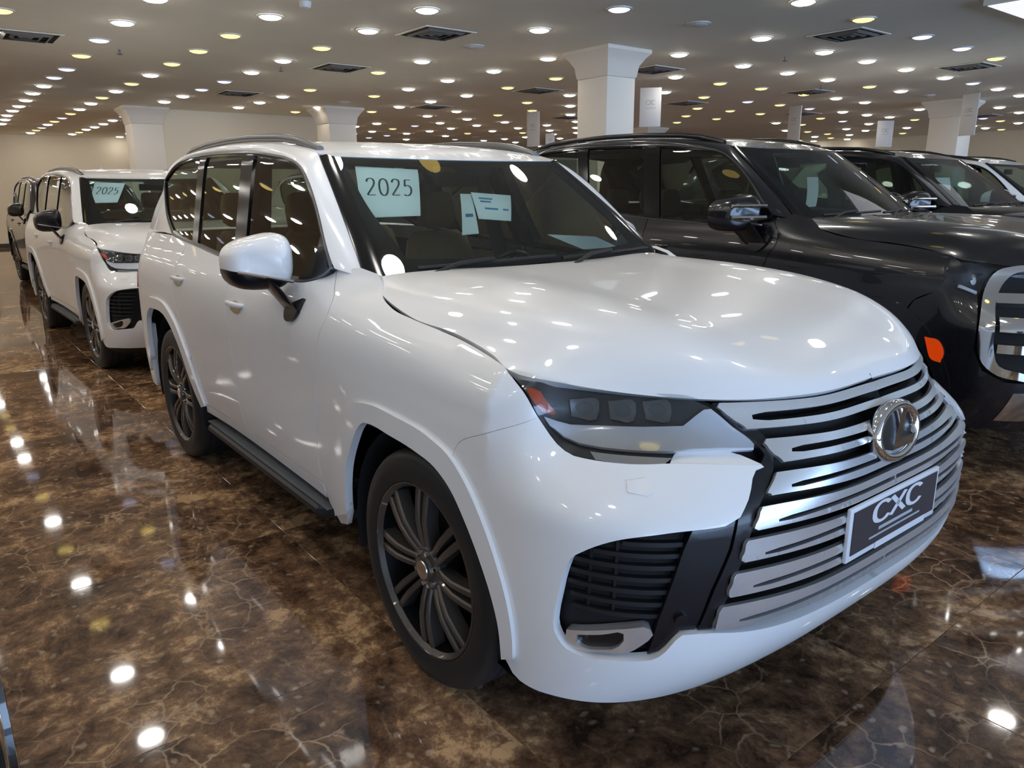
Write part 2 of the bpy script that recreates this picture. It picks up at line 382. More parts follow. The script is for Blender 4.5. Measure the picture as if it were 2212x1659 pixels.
# ------------------------------------------------------------------ room
HC=3.3
X0,X1,Y0,Y1=-25.7,9.6,-9.0,25.7
def ntex(m):
    nt=m.node_tree; return nt,nt.nodes['Principled BSDF']
def marble():
    m=mat('brown_emperador_marble',(.06,.035,.02),.05,0,0,.03,.5); nt,b=ntex(m); N=nt.nodes; Lk=nt.links; b.inputs['IOR'].default_value=1.7
    g=N.new('ShaderNodeNewGeometry'); oi=N.new('ShaderNodeObjectInfo')
    mul=N.new('ShaderNodeVectorMath'); mul.operation='SCALE'; mul.inputs[0].default_value=(37.,19.,11.); Lk.new(oi.outputs['Random'],mul.inputs['Scale'])
    add=N.new('ShaderNodeVectorMath'); add.operation='ADD'; Lk.new(g.outputs['Position'],add.inputs[0]); Lk.new(mul.outputs[0],add.inputs[1])
    w=N.new('ShaderNodeTexNoise'); w.inputs['Scale'].default_value=2.2; w.inputs['Detail'].default_value=5; w.inputs['Roughness'].default_value=.6; Lk.new(add.outputs[0],w.inputs['Vector'])
    sub=N.new('ShaderNodeVectorMath'); sub.operation='SUBTRACT'; Lk.new(w.outputs['Color'],sub.inputs[0]); sub.inputs[1].default_value=(.5,.5,.5)
    s2=N.new('ShaderNodeVectorMath'); s2.operation='SCALE'; s2.inputs['Scale'].default_value=.22; Lk.new(sub.outputs[0],s2.inputs[0])
    wv=N.new('ShaderNodeVectorMath'); wv.operation='ADD'; Lk.new(add.outputs[0],wv.inputs[0]); Lk.new(s2.outputs[0],wv.inputs[1])
    # mottled base
    n1=N.new('ShaderNodeTexNoise'); n1.inputs['Scale'].default_value=11.0; n1.inputs['Detail'].default_value=9; n1.inputs['Roughness'].default_value=.74; Lk.new(wv.outputs[0],n1.inputs['Vector'])
    r1=N.new('ShaderNodeValToRGB'); e=r1.color_ramp.elements; e[0].position=.32; e[0].color=(.050,.028,.017,1); e[1].position=.66; e[1].color=(.66,.41,.21,1)
    k=r1.color_ramp.elements.new(.46); k.color=(.150,.082,.046,1); k=r1.color_ramp.elements.new(.57); k.color=(.30,.17,.09,1)
    n3=N.new('ShaderNodeTexNoise'); n3.inputs['Scale'].default_value=1.9; n3.inputs['Detail'].default_value=2; Lk.new(wv.outputs[0],n3.inputs['Vector'])
    ma=N.new('ShaderNodeMath'); ma.operation='MULTIPLY_ADD'; Lk.new(n3.outputs['Fac'],ma.inputs[0]); ma.inputs[1].default_value=.55; ma.inputs[2].default_value=-.275
    mb=N.new('ShaderNodeMath'); mb.operation='ADD'; Lk.new(n1.outputs['Fac'],mb.inputs[0]); Lk.new(ma.outputs[0],mb.inputs[1])
    Lk.new(mb.outputs[0],r1.inputs['Fac'])
    # thin veins from voronoi cell borders
    v=N.new('ShaderNodeTexVoronoi'); v.feature='DISTANCE_TO_EDGE'; v.inputs['Scale'].default_value=7.0; Lk.new(wv.outputs[0],v.inputs['Vector'])
    rv=N.new('ShaderNodeValToRGB'); rv.color_ramp.elements[0].position=.0; rv.color_ramp.elements[0].color=(1,1,1,1); rv.color_ramp.elements[1].position=.035; rv.color_ramp.elements[1].color=(0,0,0,1); Lk.new(v.outputs['Distance'],rv.inputs['Fac'])
    n2=N.new('ShaderNodeTexNoise'); n2.inputs['Scale'].default_value=2.6; n2.inputs['Detail'].default_value=3; Lk.new(add.outputs[0],n2.inputs['Vector'])
    rn=N.new('ShaderNodeValToRGB'); rn.color_ramp.elements[0].position=.50; rn.color_ramp.elements[0].color=(0,0,0,1); rn.color_ramp.elements[1].position=.66; rn.color_ramp.elements[1].color=(1,1,1,1); Lk.new(n2.outputs['Fac'],rn.inputs['Fac'])
    mm=N.new('ShaderNodeMath'); mm.operation='MULTIPLY'; Lk.new(rv.outputs['Color'],mm.inputs[0]); Lk.new(rn.outputs['Color'],mm.inputs[1])
    mx=N.new('ShaderNodeMix'); mx.data_type='RGBA'; Lk.new(mm.outputs[0],mx.inputs['Factor']); Lk.new(r1.outputs['Color'],mx.inputs['A']); mx.inputs['B'].default_value=(.50,.33,.20,1)
    # pale flecks
    v2=N.new('ShaderNodeTexVoronoi'); v2.inputs['Scale'].default_value=13.; Lk.new(wv.outputs[0],v2.inputs['Vector'])
    rf=N.new('ShaderNodeValToRGB'); rf.color_ramp.elements[0].position=.10; rf.color_ramp.elements[0].color=(1,1,1,1); rf.color_ramp.elements[1].position=.20; rf.color_ramp.elements[1].color=(0,0,0,1); Lk.new(v2.outputs['Distance'],rf.inputs['Fac'])
    m2=N.new('ShaderNodeMath'); m2.operation='MULTIPLY'; Lk.new(rf.outputs['Color'],m2.inputs[0]); Lk.new(n1.outputs['Fac'],m2.inputs[1])
    mx2=N.new('ShaderNodeMix'); mx2.data_type='RGBA'; Lk.new(m2.outputs[0],mx2.inputs['Factor']); Lk.new(mx.outputs['Result'],mx2.inputs['A']); mx2.inputs['B'].default_value=(.60,.44,.30,1)
    Lk.new(mx2.outputs['Result'],b.inputs['Base Color'])
    return m
def plaster(name,col,scale=3.,amt=.05,rough=.75):
    return nz(mat(name,col,rough),scale,amt)
MT['marble']=marble()
MT['ceil']=plaster('ceiling_paint',(.90,.87,.75),1.3,.05)
MT['wall']=plaster('cream_wall_paint',(.90,.79,.60),1.0,.05)
MT['column']=plaster('column_paint',(.90,.82,.70),1.4,.04)
MT['skirt']=mat('dark_skirting',(.05,.04,.03),.35)
MT['doorm']=mat('dark_door',(.025,.02,.02),.3)
MT['rimw']=mat('lamp_rim_white',(.75,.75,.74),.4)
MT['joint']=mat('tile_joint',(.02,.014,.010),.6)
MT['vent']=mat('grey_vent_blade',(.20,.19,.18),.5); MT['ventd']=mat('vent_dark',(.012,.011,.010),.8)
MT['sign']=mat('white_hanging_board',(.70,.67,.64),.5)
MT['soffit']=mat('white_soffit',(.85,.86,.88),.5)
MT['lp']=mat('panel_face_glow',(.8,.8,.8),.5,0,0,.03,.2,(.95,.97,1.),.9)  # weak glow added to keep the white ceiling panel bright
MT['alu']=mat('grey_aluminium',(.30,.31,.32),.35,.8)
def lampmat(n,c,s): return mat(n,(0,0,0),.5,0,0,.03,.0,c,s)
MT['lw']=lampmat('lamp_white',(1,.96,.90),LAMP_L); MT['ly']=lampmat('lamp_warm',(1,.74,.22),2.6); MT['lb']=lampmat('lamp_cool',(.70,.71,1.),1.5); MT['lo']=mat('lamp_off',(.72,.72,.70),.35)
floor=tag(boxobj('floor',((X0+X1)/2,(Y0+Y1)/2,-.052),(X1-X0,Y1-Y0,.10),MT['marble']),kind='structure')
TS=1.2; bm=bmesh.new(); box(bm,(0,0,-.005),(TS-.0022,TS-.0022,.0099),None,.0012); tme=from_bm('tile',bm,MT['marble'],floor); 
tx0=.985
first=True
for i in range(-9,4):
    for j in range(-3,5):
        o=tme if first else tme.copy()
        if not first: COL.objects.link(o)
        first=False; o.parent=floor; o.matrix_parent_inverse=Matrix.Identity(4); o.location=(tx0+TS*(i+.5),-.9+TS*(j+.5),.0005)
for o in (floor,):
    pass
ceil=tag(boxobj('ceiling',((X0+X1)/2,(Y0+Y1)/2,HC+.10),(X1-X0,Y1-Y0,.20),MT['ceil']),kind='structure')
def wallbox(n,c,s,m='wall'): return tag(boxobj(n,c,s,MT[m]),kind='structure')
wallbox('wall_back',(X0-.1,(Y0+Y1)/2,HC/2),(.2,Y1-Y0+.4,HC+.2))
wallbox('wall_side',((X0+X1)/2,Y1+.1,HC/2),(X1-X0,.2,HC+.2))
wallbox('wall_near',((X0+X1)/2,Y0-.1,HC/2),(X1-X0,.2,HC+.2))
wallbox('wall_partition',(-15.95,4.25,HC/2),(.3,3.8,HC))
wallbox('baseboard_back',(X0+.02,(Y0+Y1)/2,.06),(.03,Y1-Y0,.12),'skirt')
wallbox('baseboard_partition',(-15.785,4.25,.06),(.03,3.8,.12),'skirt')
wallbox('baseboard_side',((X0+X1)/2,Y1-.02,.06),(X1-X0,.03,.12),'skirt')
d1=tag(boxobj('door_1',(X0+.03,-.95,1.0),(.06,1.0,2.0),MT['doorm']),kind='structure')
fr=boxobj('door_frame',(X0+.035,-.95,2.03),(.08,1.16,.07),MT['skirt'],d1)
for s in (-1,1): boxobj('door_frame',(X0+.035,-.95+s*.545,1.0),(.08,.07,2.0),MT['skirt'],d1)
# shop front behind the camera: glazing in a frame, daylight outside
wallbox('wall_front',(X1+.1,(Y0+Y1)/2,3.1),(.2,Y1-Y0,.4)); wallbox('baseboard_front',(X1+.1,(Y0+Y1)/2,.15),(.2,Y1-Y0,.30),'skirt')
fr=tag(boxobj('window_1',(X1+.1,8.35,2.88),(.12,34.7,.06),MT['alu']),kind='structure')
boxobj('window_sill',(X1+.1,8.35,.33),(.12,34.7,.06),MT['alu'],fr)
for k in range(15): boxobj('mullion',(X1+.1,Y0+.05+34.6*k/14,1.6),(.10,.06,2.5),MT['alu'],fr)
boxobj('pane',(X1+.1,8.35,1.6),(.01,34.6,2.5),glassmat('shop_window_glass',(.95,.97,.98)),fr)
ld=bpy.data.lights.new('daylight','AREA'); ld.shape='RECTANGLE'; ld.size=34.; ld.size_y=2.5; ld.energy=DAY_POWER; ld.color=(.45,.65,1.0)
lo=bpy.data.objects.new('daylight',ld); COL.objects.link(lo); lo.location=(X1+.35,8.35,1.6); lo.rotation_euler=(0,math.radians(90),0)
lo.rotation_euler=Matrix(((0,0,1),(1,0,0),(0,1,0))).to_euler()   # local -z faces into the hall... set below
lo.rotation_euler=(Vector((-1,0,0)).to_track_quat('-Z','Y')).to_euler()
# columns with flared capitals
def column(x,y,w,d,label,rot=0.,h=.33,fl=.14):
    r=empty('column',(x,y,0),rot); tag(r,label,'column')
    boxobj('shaft',(0,0,(HC-h)/2),(w,d,HC-h),MT['column'],r,bev=.012)
    rings=[]
    for z,e in ((HC-h,0.),(HC-h+.02,.012),(HC-.19,.03),(HC-.10,.085),(HC-.04,fl),(HC-.0005,fl)):
        a,b=w/2+e,d/2+e; rings.append([(-a,-b,z),(a,-b,z),(a,b,z),(-a,b,z)])
    loft('capital',rings,MT['column'],r,angle=25)
    boxobj('plinth',(0,0,.06),(w+.03,d+.03,.12),MT['skirt'],r)
    return r
column(-5.41,5.23,.54,.50,'square cream column with a flared top rising behind the white car roof')
column(-13.7,5.42,.62,.62,'smaller far cream column standing behind the white roof')
column(-15.85,2.08,.60,.60,'cream column at the near end of the partition wall, far left')
column(-5.35,15.2,.60,.60,'pale column far right, beyond the parked dark cars')
column(-13.7,15.2,.60,.60,'distant cream column deep in the hall between hanging boards')
# ceiling lamps
LAMPS=[(-7.12,-0.05,'w'),(-5.87,-0.04,'w'),(-5.96,1.06,'w'),(-8.27,-0.06,'b'),(-9.52,-0.04,'y'),(-10.86,-0.01,'b'),(-11.87,-0.03,'b'),(-13.06,-0.02,'w'),(-14.23,-0.04,'w'),(-15.5,-0.01,'w'),(-16.74,-0,'w'),(-17.85,-0,'w'),(-19.07,0.01,'w'),(-20.29,0.07,'w'),(-21.65,0.12,'w'),(-7.13,1.05,'y'),(-8.32,1.05,'y'),(-9.53,1.05,'y'),(-10.81,1.08,'w'),(-11.94,1.06,'y'),(-13.11,1.06,'w'),(-14.23,1.05,'y'),(-15.43,1.07,'w'),(-16.73,1.08,'w'),(-17.85,1.08,'y'),(-19.08,1.09,'b'),(-20.17,1.08,'y'),(-21.3,1.08,'w'),(-22.47,1.09,'b'),(-23.5,1.08,'y'),(-24.75,1.09,'w'),(-7.25,2.19,'y'),(-8.42,2.17,'w'),(-9.67,2.19,'w'),(-10.86,2.18,'b'),(-12.05,2.18,'b'),(-13.21,2.19,'w'),(-14.33,2.15,'w'),(-15.52,2.15,'w'),(-16.74,2.17,'w'),(-17.98,2.18,'b'),(-19.14,2.17,'w'),(-20.35,2.19,'w'),(-21.51,2.19,'w'),(-22.54,2.16,'w'),(-23.7,2.17,'y'),(-24.68,2.14,'w'),(-11.04,3.69,'y'),(-12.24,3.68,'w'),(-13.41,3.68,'w'),(-14.54,3.65,'w'),(-25.2,3.54,'w'),(-23.67,3.49,'w'),(-14.73,4.96,'y'),(-13.59,4.99,'w'),(-17.38,6.28,'w'),(-21.23,7.82,'w'),(-4.8,2.17,'w'),(-6.01,2.17,'w'),(-4.87,3.65,'w'),(-3.66,3.64,'b'),(-6.09,3.64,'o'),(-7.39,3.7,'w'),(-6.22,4.94,'w'),(-7.52,5.01,'w'),(-8.6,3.69,'y'),(-8.73,5,'w'),(-7.55,6.25,'y'),(-10,5.03,'w'),(-8.86,6.31,'y'),(-11.2,5.01,'y'),(-10.19,6.38,'w'),(-11.38,6.35,'w'),(-12.41,5,'o'),(-12.59,6.34,'w'),(-10.43,8.02,'y'),(-11.6,9.12,'y'),(-9.05,7.91,'w'),(-10.41,9.17,'w'),(-11.83,10.48,'w'),(-13.1,11.84,'w'),(-14.59,13.22,'w'),(-16.05,14.6,'w'),(-13.77,6.32,'y'),(-13.98,7.89,'w'),(-12.7,7.85,'w'),(-14.12,9.13,'w'),(-15.42,9.17,'w'),(-12.84,9.11,'y'),(-14.3,10.44,'w'),(-16.48,7.9,'w'),(-17.63,7.86,'w'),(-17.74,9.08,'y'),(-16.53,9.08,'b'),(-16.75,10.4,'w'),(-15.53,10.42,'w'),(-15.62,11.93,'w'),(-18.98,9.09,'w'),(-20.13,9.05,'w'),(-20.24,10.28,'b'),(-19.15,10.36,'w'),(-21.46,10.28,'b'),(-17.96,10.45,'w'),(-18.08,11.9,'y'),(-16.91,11.98,'w'),(-16.96,13.18,'y'),(-19.43,11.97,'w'),(-20.68,13.18,'b'),(-20.7,14.42,'w'),(-19.57,14.49,'w'),(-20.89,16.01,'w'),(-21.56,11.76,'w'),(-14.4,11.96,'w'),(-15.79,13.27,'w'),(-16.96,14.43,'w'),(-18.36,15.96,'w'),(-20.58,18,'w'),(-22.38,18.48,'w'),(-18.45,14.5,'w'),(-13.16,14.42,'y'),(-19.39,13.14,'o'),(-18.18,13.15,'o'),(-2.43,4.83,'w'),(-3.63,4.81,'o'),(-2.47,6.02,'y'),(-3.7,6.05,'w'),(-2.54,7.5,'b'),(-2.59,8.7,'b'),(-4.99,6.13,'w'),(-3.77,7.52,'w'),(-2.64,9.9,'y'),(-5.06,7.61,'w'),(-3.81,8.69,'w'),(-5.08,8.76,'w'),(-3.84,9.9,'w'),(-6.35,7.68,'w'),(-5.12,9.97,'w'),(-3.89,11.32,'w'),(-3.9,12.41,'b'),(-6.41,8.88,'y'),(-5.15,11.37,'y'),(-3.96,13.64,'w'),(-7.73,9.03,'w'),(-6.4,10.03,'y'),(-5.14,12.49,'w'),(-7.8,10.24,'y'),(-6.44,11.45,'y'),(-6.44,12.59,'w'),(-6.47,13.76,'w'),(-7.79,11.62,'b'),(-7.76,12.71,'y'),(-7.83,13.96,'b'),(-4.11,15.13,'w'),(-9.2,11.81,'y'),(-9.14,12.89,'y'),(-9.15,14.06,'y'),(-7.81,15.33,'w'),(-6.48,16.21,'w'),(-7.85,16.52,'w'),(-7.82,17.59,'w'),(-5.25,17.3,'w'),(-10.5,13.02,'y'),(-10.57,14.29,'y'),(-9.12,17.71,'b'),(-9.17,19.18,'w'),(-7.8,18.89,'y'),(-6.6,20.01,'b'),(-6.65,21.26,'y'),(-5.45,19.04,'w'),(-6.65,22.51,'w'),(-11.82,14.27,'y'),(-8.99,16.41,'y'),(-10.46,16.72,'w'),(-10.35,17.79,'y'),(-10.5,20.44,'w'),(-9.24,21.55,'w'),(-10.53,21.63,'w'),(-7.84,22.58,'w'),(-7.95,23.77,'w'),(-7.9,24.82,'y'),(-11.78,20.46,'y'),(-11.97,21.95,'y'),(-11.88,19.41,'w'),(-11.82,23.06,'w'),(-10.42,23.81,'y'),(-12.99,22.92,'w'),(-13.06,25.2,'w'),(-13.03,24.02,'y'),(-14.42,24.29,'y'),(-14.38,25.2,'w'),(-5.16,13.62,'o')]

near=[]
def lampmesh(k,n):
    bm=bmesh.new(); 
    prof=[(.128,-.001,0),(.126,-.010,0),(.108,-.013,0),(.104,-.008,0),(.104,-.014,1),(.080,-.026,1),(.045,-.033,1),(.0,-.035,1)]
    rings=[[bm.verts.new((r*math.cos(t),r*math.sin(t),z)) for t in np.linspace(0,2*math.pi,n,endpoint=False)] if r>0 else [bm.verts.new((0,0,z))] for r,z,_ in prof]
    for i in range(len(prof)-1):
        a,b=rings[i],rings[i+1]; mi=prof[i+1][2]
        for j in range(n):
            q=(j+1)%n
            f=bm.faces.new((a[j],a[q],b[q],b[j])) if len(b)>1 else bm.faces.new((a[j],a[q],b[0])); f.material_index=mi
    bmesh.ops.recalc_face_normals(bm,faces=bm.faces[:])
    for f in bm.faces:
        if f.normal.z>0 : pass
    return bm
LK={'w':('white lit round downlight flush in the ceiling','lit white ceiling downlights'),'y':('warm yellow lit round downlight flush in the ceiling','lit yellow ceiling downlights'),'b':('cool bluish lit round downlight flush in the ceiling','lit bluish ceiling downlights'),'o':('unlit round downlight flush in the ceiling','unlit ceiling downlights')}
lproto={}
for k in 'wybo': 
    bm=lampmesh(k,16); me=bpy.data.meshes.new('ceiling_lamp'); bm.to_mesh(me); bm.free(); me.materials.append(MT['rimw']); me.materials.append(MT['l'+k]); lproto[k]=me
def add_lamp(x,y,k):
    o=bpy.data.objects.new('ceiling_lamp',lproto[k]); link(o); o.location=(x,y,HC); tag(o,LK[k][0],'ceiling lamp',LK[k][1])
for x,y,k in LAMPS: add_lamp(x,y,k)
rr=random.Random(3); hid=0
NEARL=[(-1.78,-.2,'w'),(-1.78,.77,'y'),(-1.92,1.9,'w'),(-.74,-.16,'w'),(-2.75,1.25,'w'),(-.47,3.26,'y'),(-.19,3.79,'w'),(-1.6,3.4,'w'),(-.6,2.1,'b'),(.0,5.3,'w'),(-2.9,-.1,'w')]
for q in NEARL: add_lamp(*q)
for yy in (-6.6,-5.5,-4.4,-3.3,-2.2,-1.1,-.04,1.06,2.18,3.65,4.9,6.1,7.5,8.7,9.9):  # unseen lamps carrying on the grid, added for their light
    for xx in np.arange(-25.2,9,1.2):
        if any((xx-a)**2+(yy-b)**2<.45 for a,b,_ in LAMPS+NEARL): continue
        if yy>-.5 and xx<-4.2: continue
        if -.8<yy<6.2 and -3.2<xx<.2: continue
        if yy>3 and xx<-2.0: continue
        if (yy<-6 or yy>6.2) and (int(round(xx/1.2))%2): continue
        if xx>1.7: continue
        k=rr.choice('wwwwyb'); add_lamp(round(float(xx),2),yy,k); hid+=1
print('lamps',len(LAMPS),hid)
# ceiling diffusers
def vent(x,y,label,s=.62,rot=0.):
    r=empty('ceiling_vent',(x,y,HC),rot); tag(r,label,'vent','square air diffusers in the ceiling')
    boxobj('backing',(0,0,-.003),(s*.94,s*.94,.004),MT['ventd'],r)
    for k,f in enumerate((1.,.72,.46,.22)):
        a=s*f/2; rings=[[(-q,-q,z),(q,-q,z),(q,q,z),(-q,q,z)] for q,z in ((a,-.004),(a,-.012),(a-.03,-.03 if k else -.014),(a-.036,-.026 if k else -.010),(a-.012,-.004))]
        loft('frame' if k==0 else 'blade',rings,MT['ceil'] if k==0 else MT['vent'],r,caps=False,smooth=False)
for x,y,l in [(-5.71,2.85,'largest air diffuser, overhead midway between the left lamps and the square column'),(-8.5,-.75,'air diffuser cut by the left edge of the view'),(-8.55,3.05,'air diffuser above the white car roof, near its rear corner'),(-12.24,2.87,'small far air diffuser left of the round-topped far column'),(-6.07,6.85,'air diffuser just right of the square column head'),(-3.0,6.7,'large air diffuser above the black car windscreen'),(-8.89,7.0,'air diffuser just left of the square column shaft'),(-3.19,10.4,'air diffuser near the right edge above the hanging board'),(-8.7,10.8,'air diffuser above the narrow edge-on board'),(-6.2,11.2,'air diffuser above the far wide hanging board'),(-12.2,6.9,'far small air diffuser over the middle of the white roof'),(-8.6,14.9,'far air diffuser between the right hand hanging boards'),(-6.3,19.2,'most distant air diffuser near the right hand wall'),(-12.4,10.9,'distant air diffuser behind the square column')]: vent(x,y,l,.66)
for i,(x,y,l) in enumerate([(-8.82,.26,'small ceiling sprinkler head between the far left lamp rows'),(-9.0,2.37,'small ceiling sprinkler head beside the lamp row above the white roof'),(-4.28,7.44,'small ceiling sprinkler head right of the square column'),(-5.6,10.6,'small ceiling sprinkler head among the right hand lamps')]):
    r=empty('sprinkler',(x,y,HC)); tag(r,l,'sprinkler')
    tube('pipe',[(0,0,0),(0,0,-.05)],.012,MT['vent'],r,8); loft('deflector',[[(q*math.cos(t),q*math.sin(t),z) for t in np.linspace(0,6.283,12,endpoint=False)] for q,z in ((.03,-.05),(.034,-.056),(.012,-.062))],MT['vent'],r)
r=empty('smoke_detector',(-5.2,1.10,HC)); tag(r,'small white smoke detector on the ceiling at the top edge','detector')
loft('body',[[(q*math.cos(t),q*math.sin(t),z) for t in np.linspace(0,6.283,20,endpoint=False)] for q,z in ((.055,0),(.055,-.02),(.045,-.05),(.02,-.06))],MT['rimw'],r); boxobj('indicator',(.03,0,-.05),(.01,.01,.01),MT['ventd'],r)
lp=empty('ceiling_panel',(-.17,7.32,HC)); tag(lp,'bright white flat ceiling panel cut off by the upper right corner','light panel')
boxobj('frame',(0,0,-.03),(2.4,2.4,.058),MT['rimw'],lp); boxobj('diffuser',(0,0,-.061),(2.34,2.34,.006),MT['lp'],lp)
# hanging boards
def board(x,y,z,w,h,rz,label):
    r=empty('hanging_board',(x,y,z),rz); tag(r,label,'board')
    boxobj('panel',(0,0,0),(.02,w,h),MT['sign'],r,bev=.003)
    for s in (-1,1): tube('wire',[(0,s*w*.38,h/2),(0,s*w*.38,HC-z)],.003,MT['vent'],r,4)
    for s in (1,-1):
        ww=text_width(3,w*.22,.08)
        text_strokes('lettering','CXC',MT['inkgrey'],r,lambda u,v,s=s:(s*.0115,s*(-ww/2+u),h*.06+v),w*.22,.08,.16,.6)
        boxobj('small_print',(s*.011,0,-h*.02),(.001,w*.5,h*.015),MT['inkgrey'],r)
board(-6.81,7.64,2.88,0.34,0.60,-0.84,'white hanging board just right of the square column')
board(-10.85,8.53,2.83,0.30,0.70,-1.24,'grey hanging board above the dark car roof, left of the square column')
board(-15.60,13.12,2.96,0.27,0.44,-0.71,'small far hanging board touching the dark car roof line')
board(-7.05,12.18,2.85,0.30,0.66,-1.71,'narrow hanging board seen edge on above the dark windscreen')
board(-7.69,17.17,2.87,0.38,0.62,-0.81,'far wide hanging board low over the right hand cars')
board(-4.10,12.93,2.83,0.30,0.70,-1.79,'hanging board partly in front of the far right column')

# ------------------------------------------------------------------ the large sport-utility cars
TC=T0+LF
for _k in range(1,7): HP[4,_k,1]=float(Wtab(HP[4,_k,0],HP[4,_k,2]))-.004
def roofp(a,v):
    a=np.asarray(a,float); v=np.asarray(v,float); a,v=np.broadcast_arrays(a,v)
    ak=[0,.035,.08,.17,.35,.6,.82,1.]
    ze=cub(ak,[1.757,1.777,1.795,1.822,1.845,1.848,1.822,1.765],a); zc=cub(ak,[1.747,1.783,1.808,1.838,1.866,1.872,1.85,1.80],a)
    ye=cub([0,.05,.17,.35,.6,.85,1.],[.657,.668,.684,.688,.682,.66,.62],a)
    av=np.abs(v); xf=-1.19+.11*(1-av**2.2); xr=-3.70-.10*(1-av**2)
    return np.stack([xf+(xr-xf)*a,ye*v,ze+(zc-ze)*(1-av**2.4)],-1)
DLO=[(-2.96,1.363),(-3.156,1.453),(-3.315,1.578),(-3.401,1.682),(-3.309,1.738),(-3.175,1.784),(-3.002,1.806),(-2.726,1.815),(-2.318,1.812),(-1.97,1.803),(-1.734,1.791),(-1.518,1.772),(-1.344,1.752),(-1.228,1.727),(-1.153,1.695),(-1.064,1.64),(-.931,1.533),(-.794,1.404),(-.706,1.329),(-.706,1.329),(-.745,1.304),(-.808,1.282),(-.903,1.262),(-1.034,1.255),(-1.431,1.266),(-1.928,1.288),(-2.153,1.302),(-2.383,1.318),(-2.7,1.337)]
ARCHF=[(-.547,.412),(-.522,.515),(-.48,.635),(-.41,.745),(-.352,.812),(-.309,.841),(-.27,.848),(-.113,.846),(.044,.837),(.155,.818),(.23,.78),(.311,.697),(.378,.606),(.426,.523),(.458,.444),(.477,.334)]
FLF=[(-.70,.345),(-.66,.50),(-.61,.63),(-.54,.76),(-.46,.85),(-.373,.897),(-.266,.918),(-.076,.918),(.118,.904),(.24,.870),(.31,.82),(.39,.73),(.455,.625),(.498,.525),(.522,.43),(.530,.36)]
ARCHR=[(-3.36,.40),(-3.385,.55),(-3.375,.70),(-3.33,.83),(-3.23,.893),(-3.113,.905),(-2.839,.887),(-2.716,.826),(-2.60,.72),(-2.515,.59),(-2.449,.49),(-2.40,.42)]
FLR=[(-3.47,.44),(-3.475,.60),(-3.45,.76),(-3.39,.89),(-3.27,.958),(-3.113,.972),(-2.82,.955),(-2.66,.88),(-2.53,.76),(-2.43,.62),(-2.365,.51),(-2.33,.44)]
def ell(cx,cy,rx,ry,n=20): return [(cx+rx*math.cos(t),cy+ry*math.sin(t)) for t in np.linspace(0,2*math.pi,n,endpoint=False)]
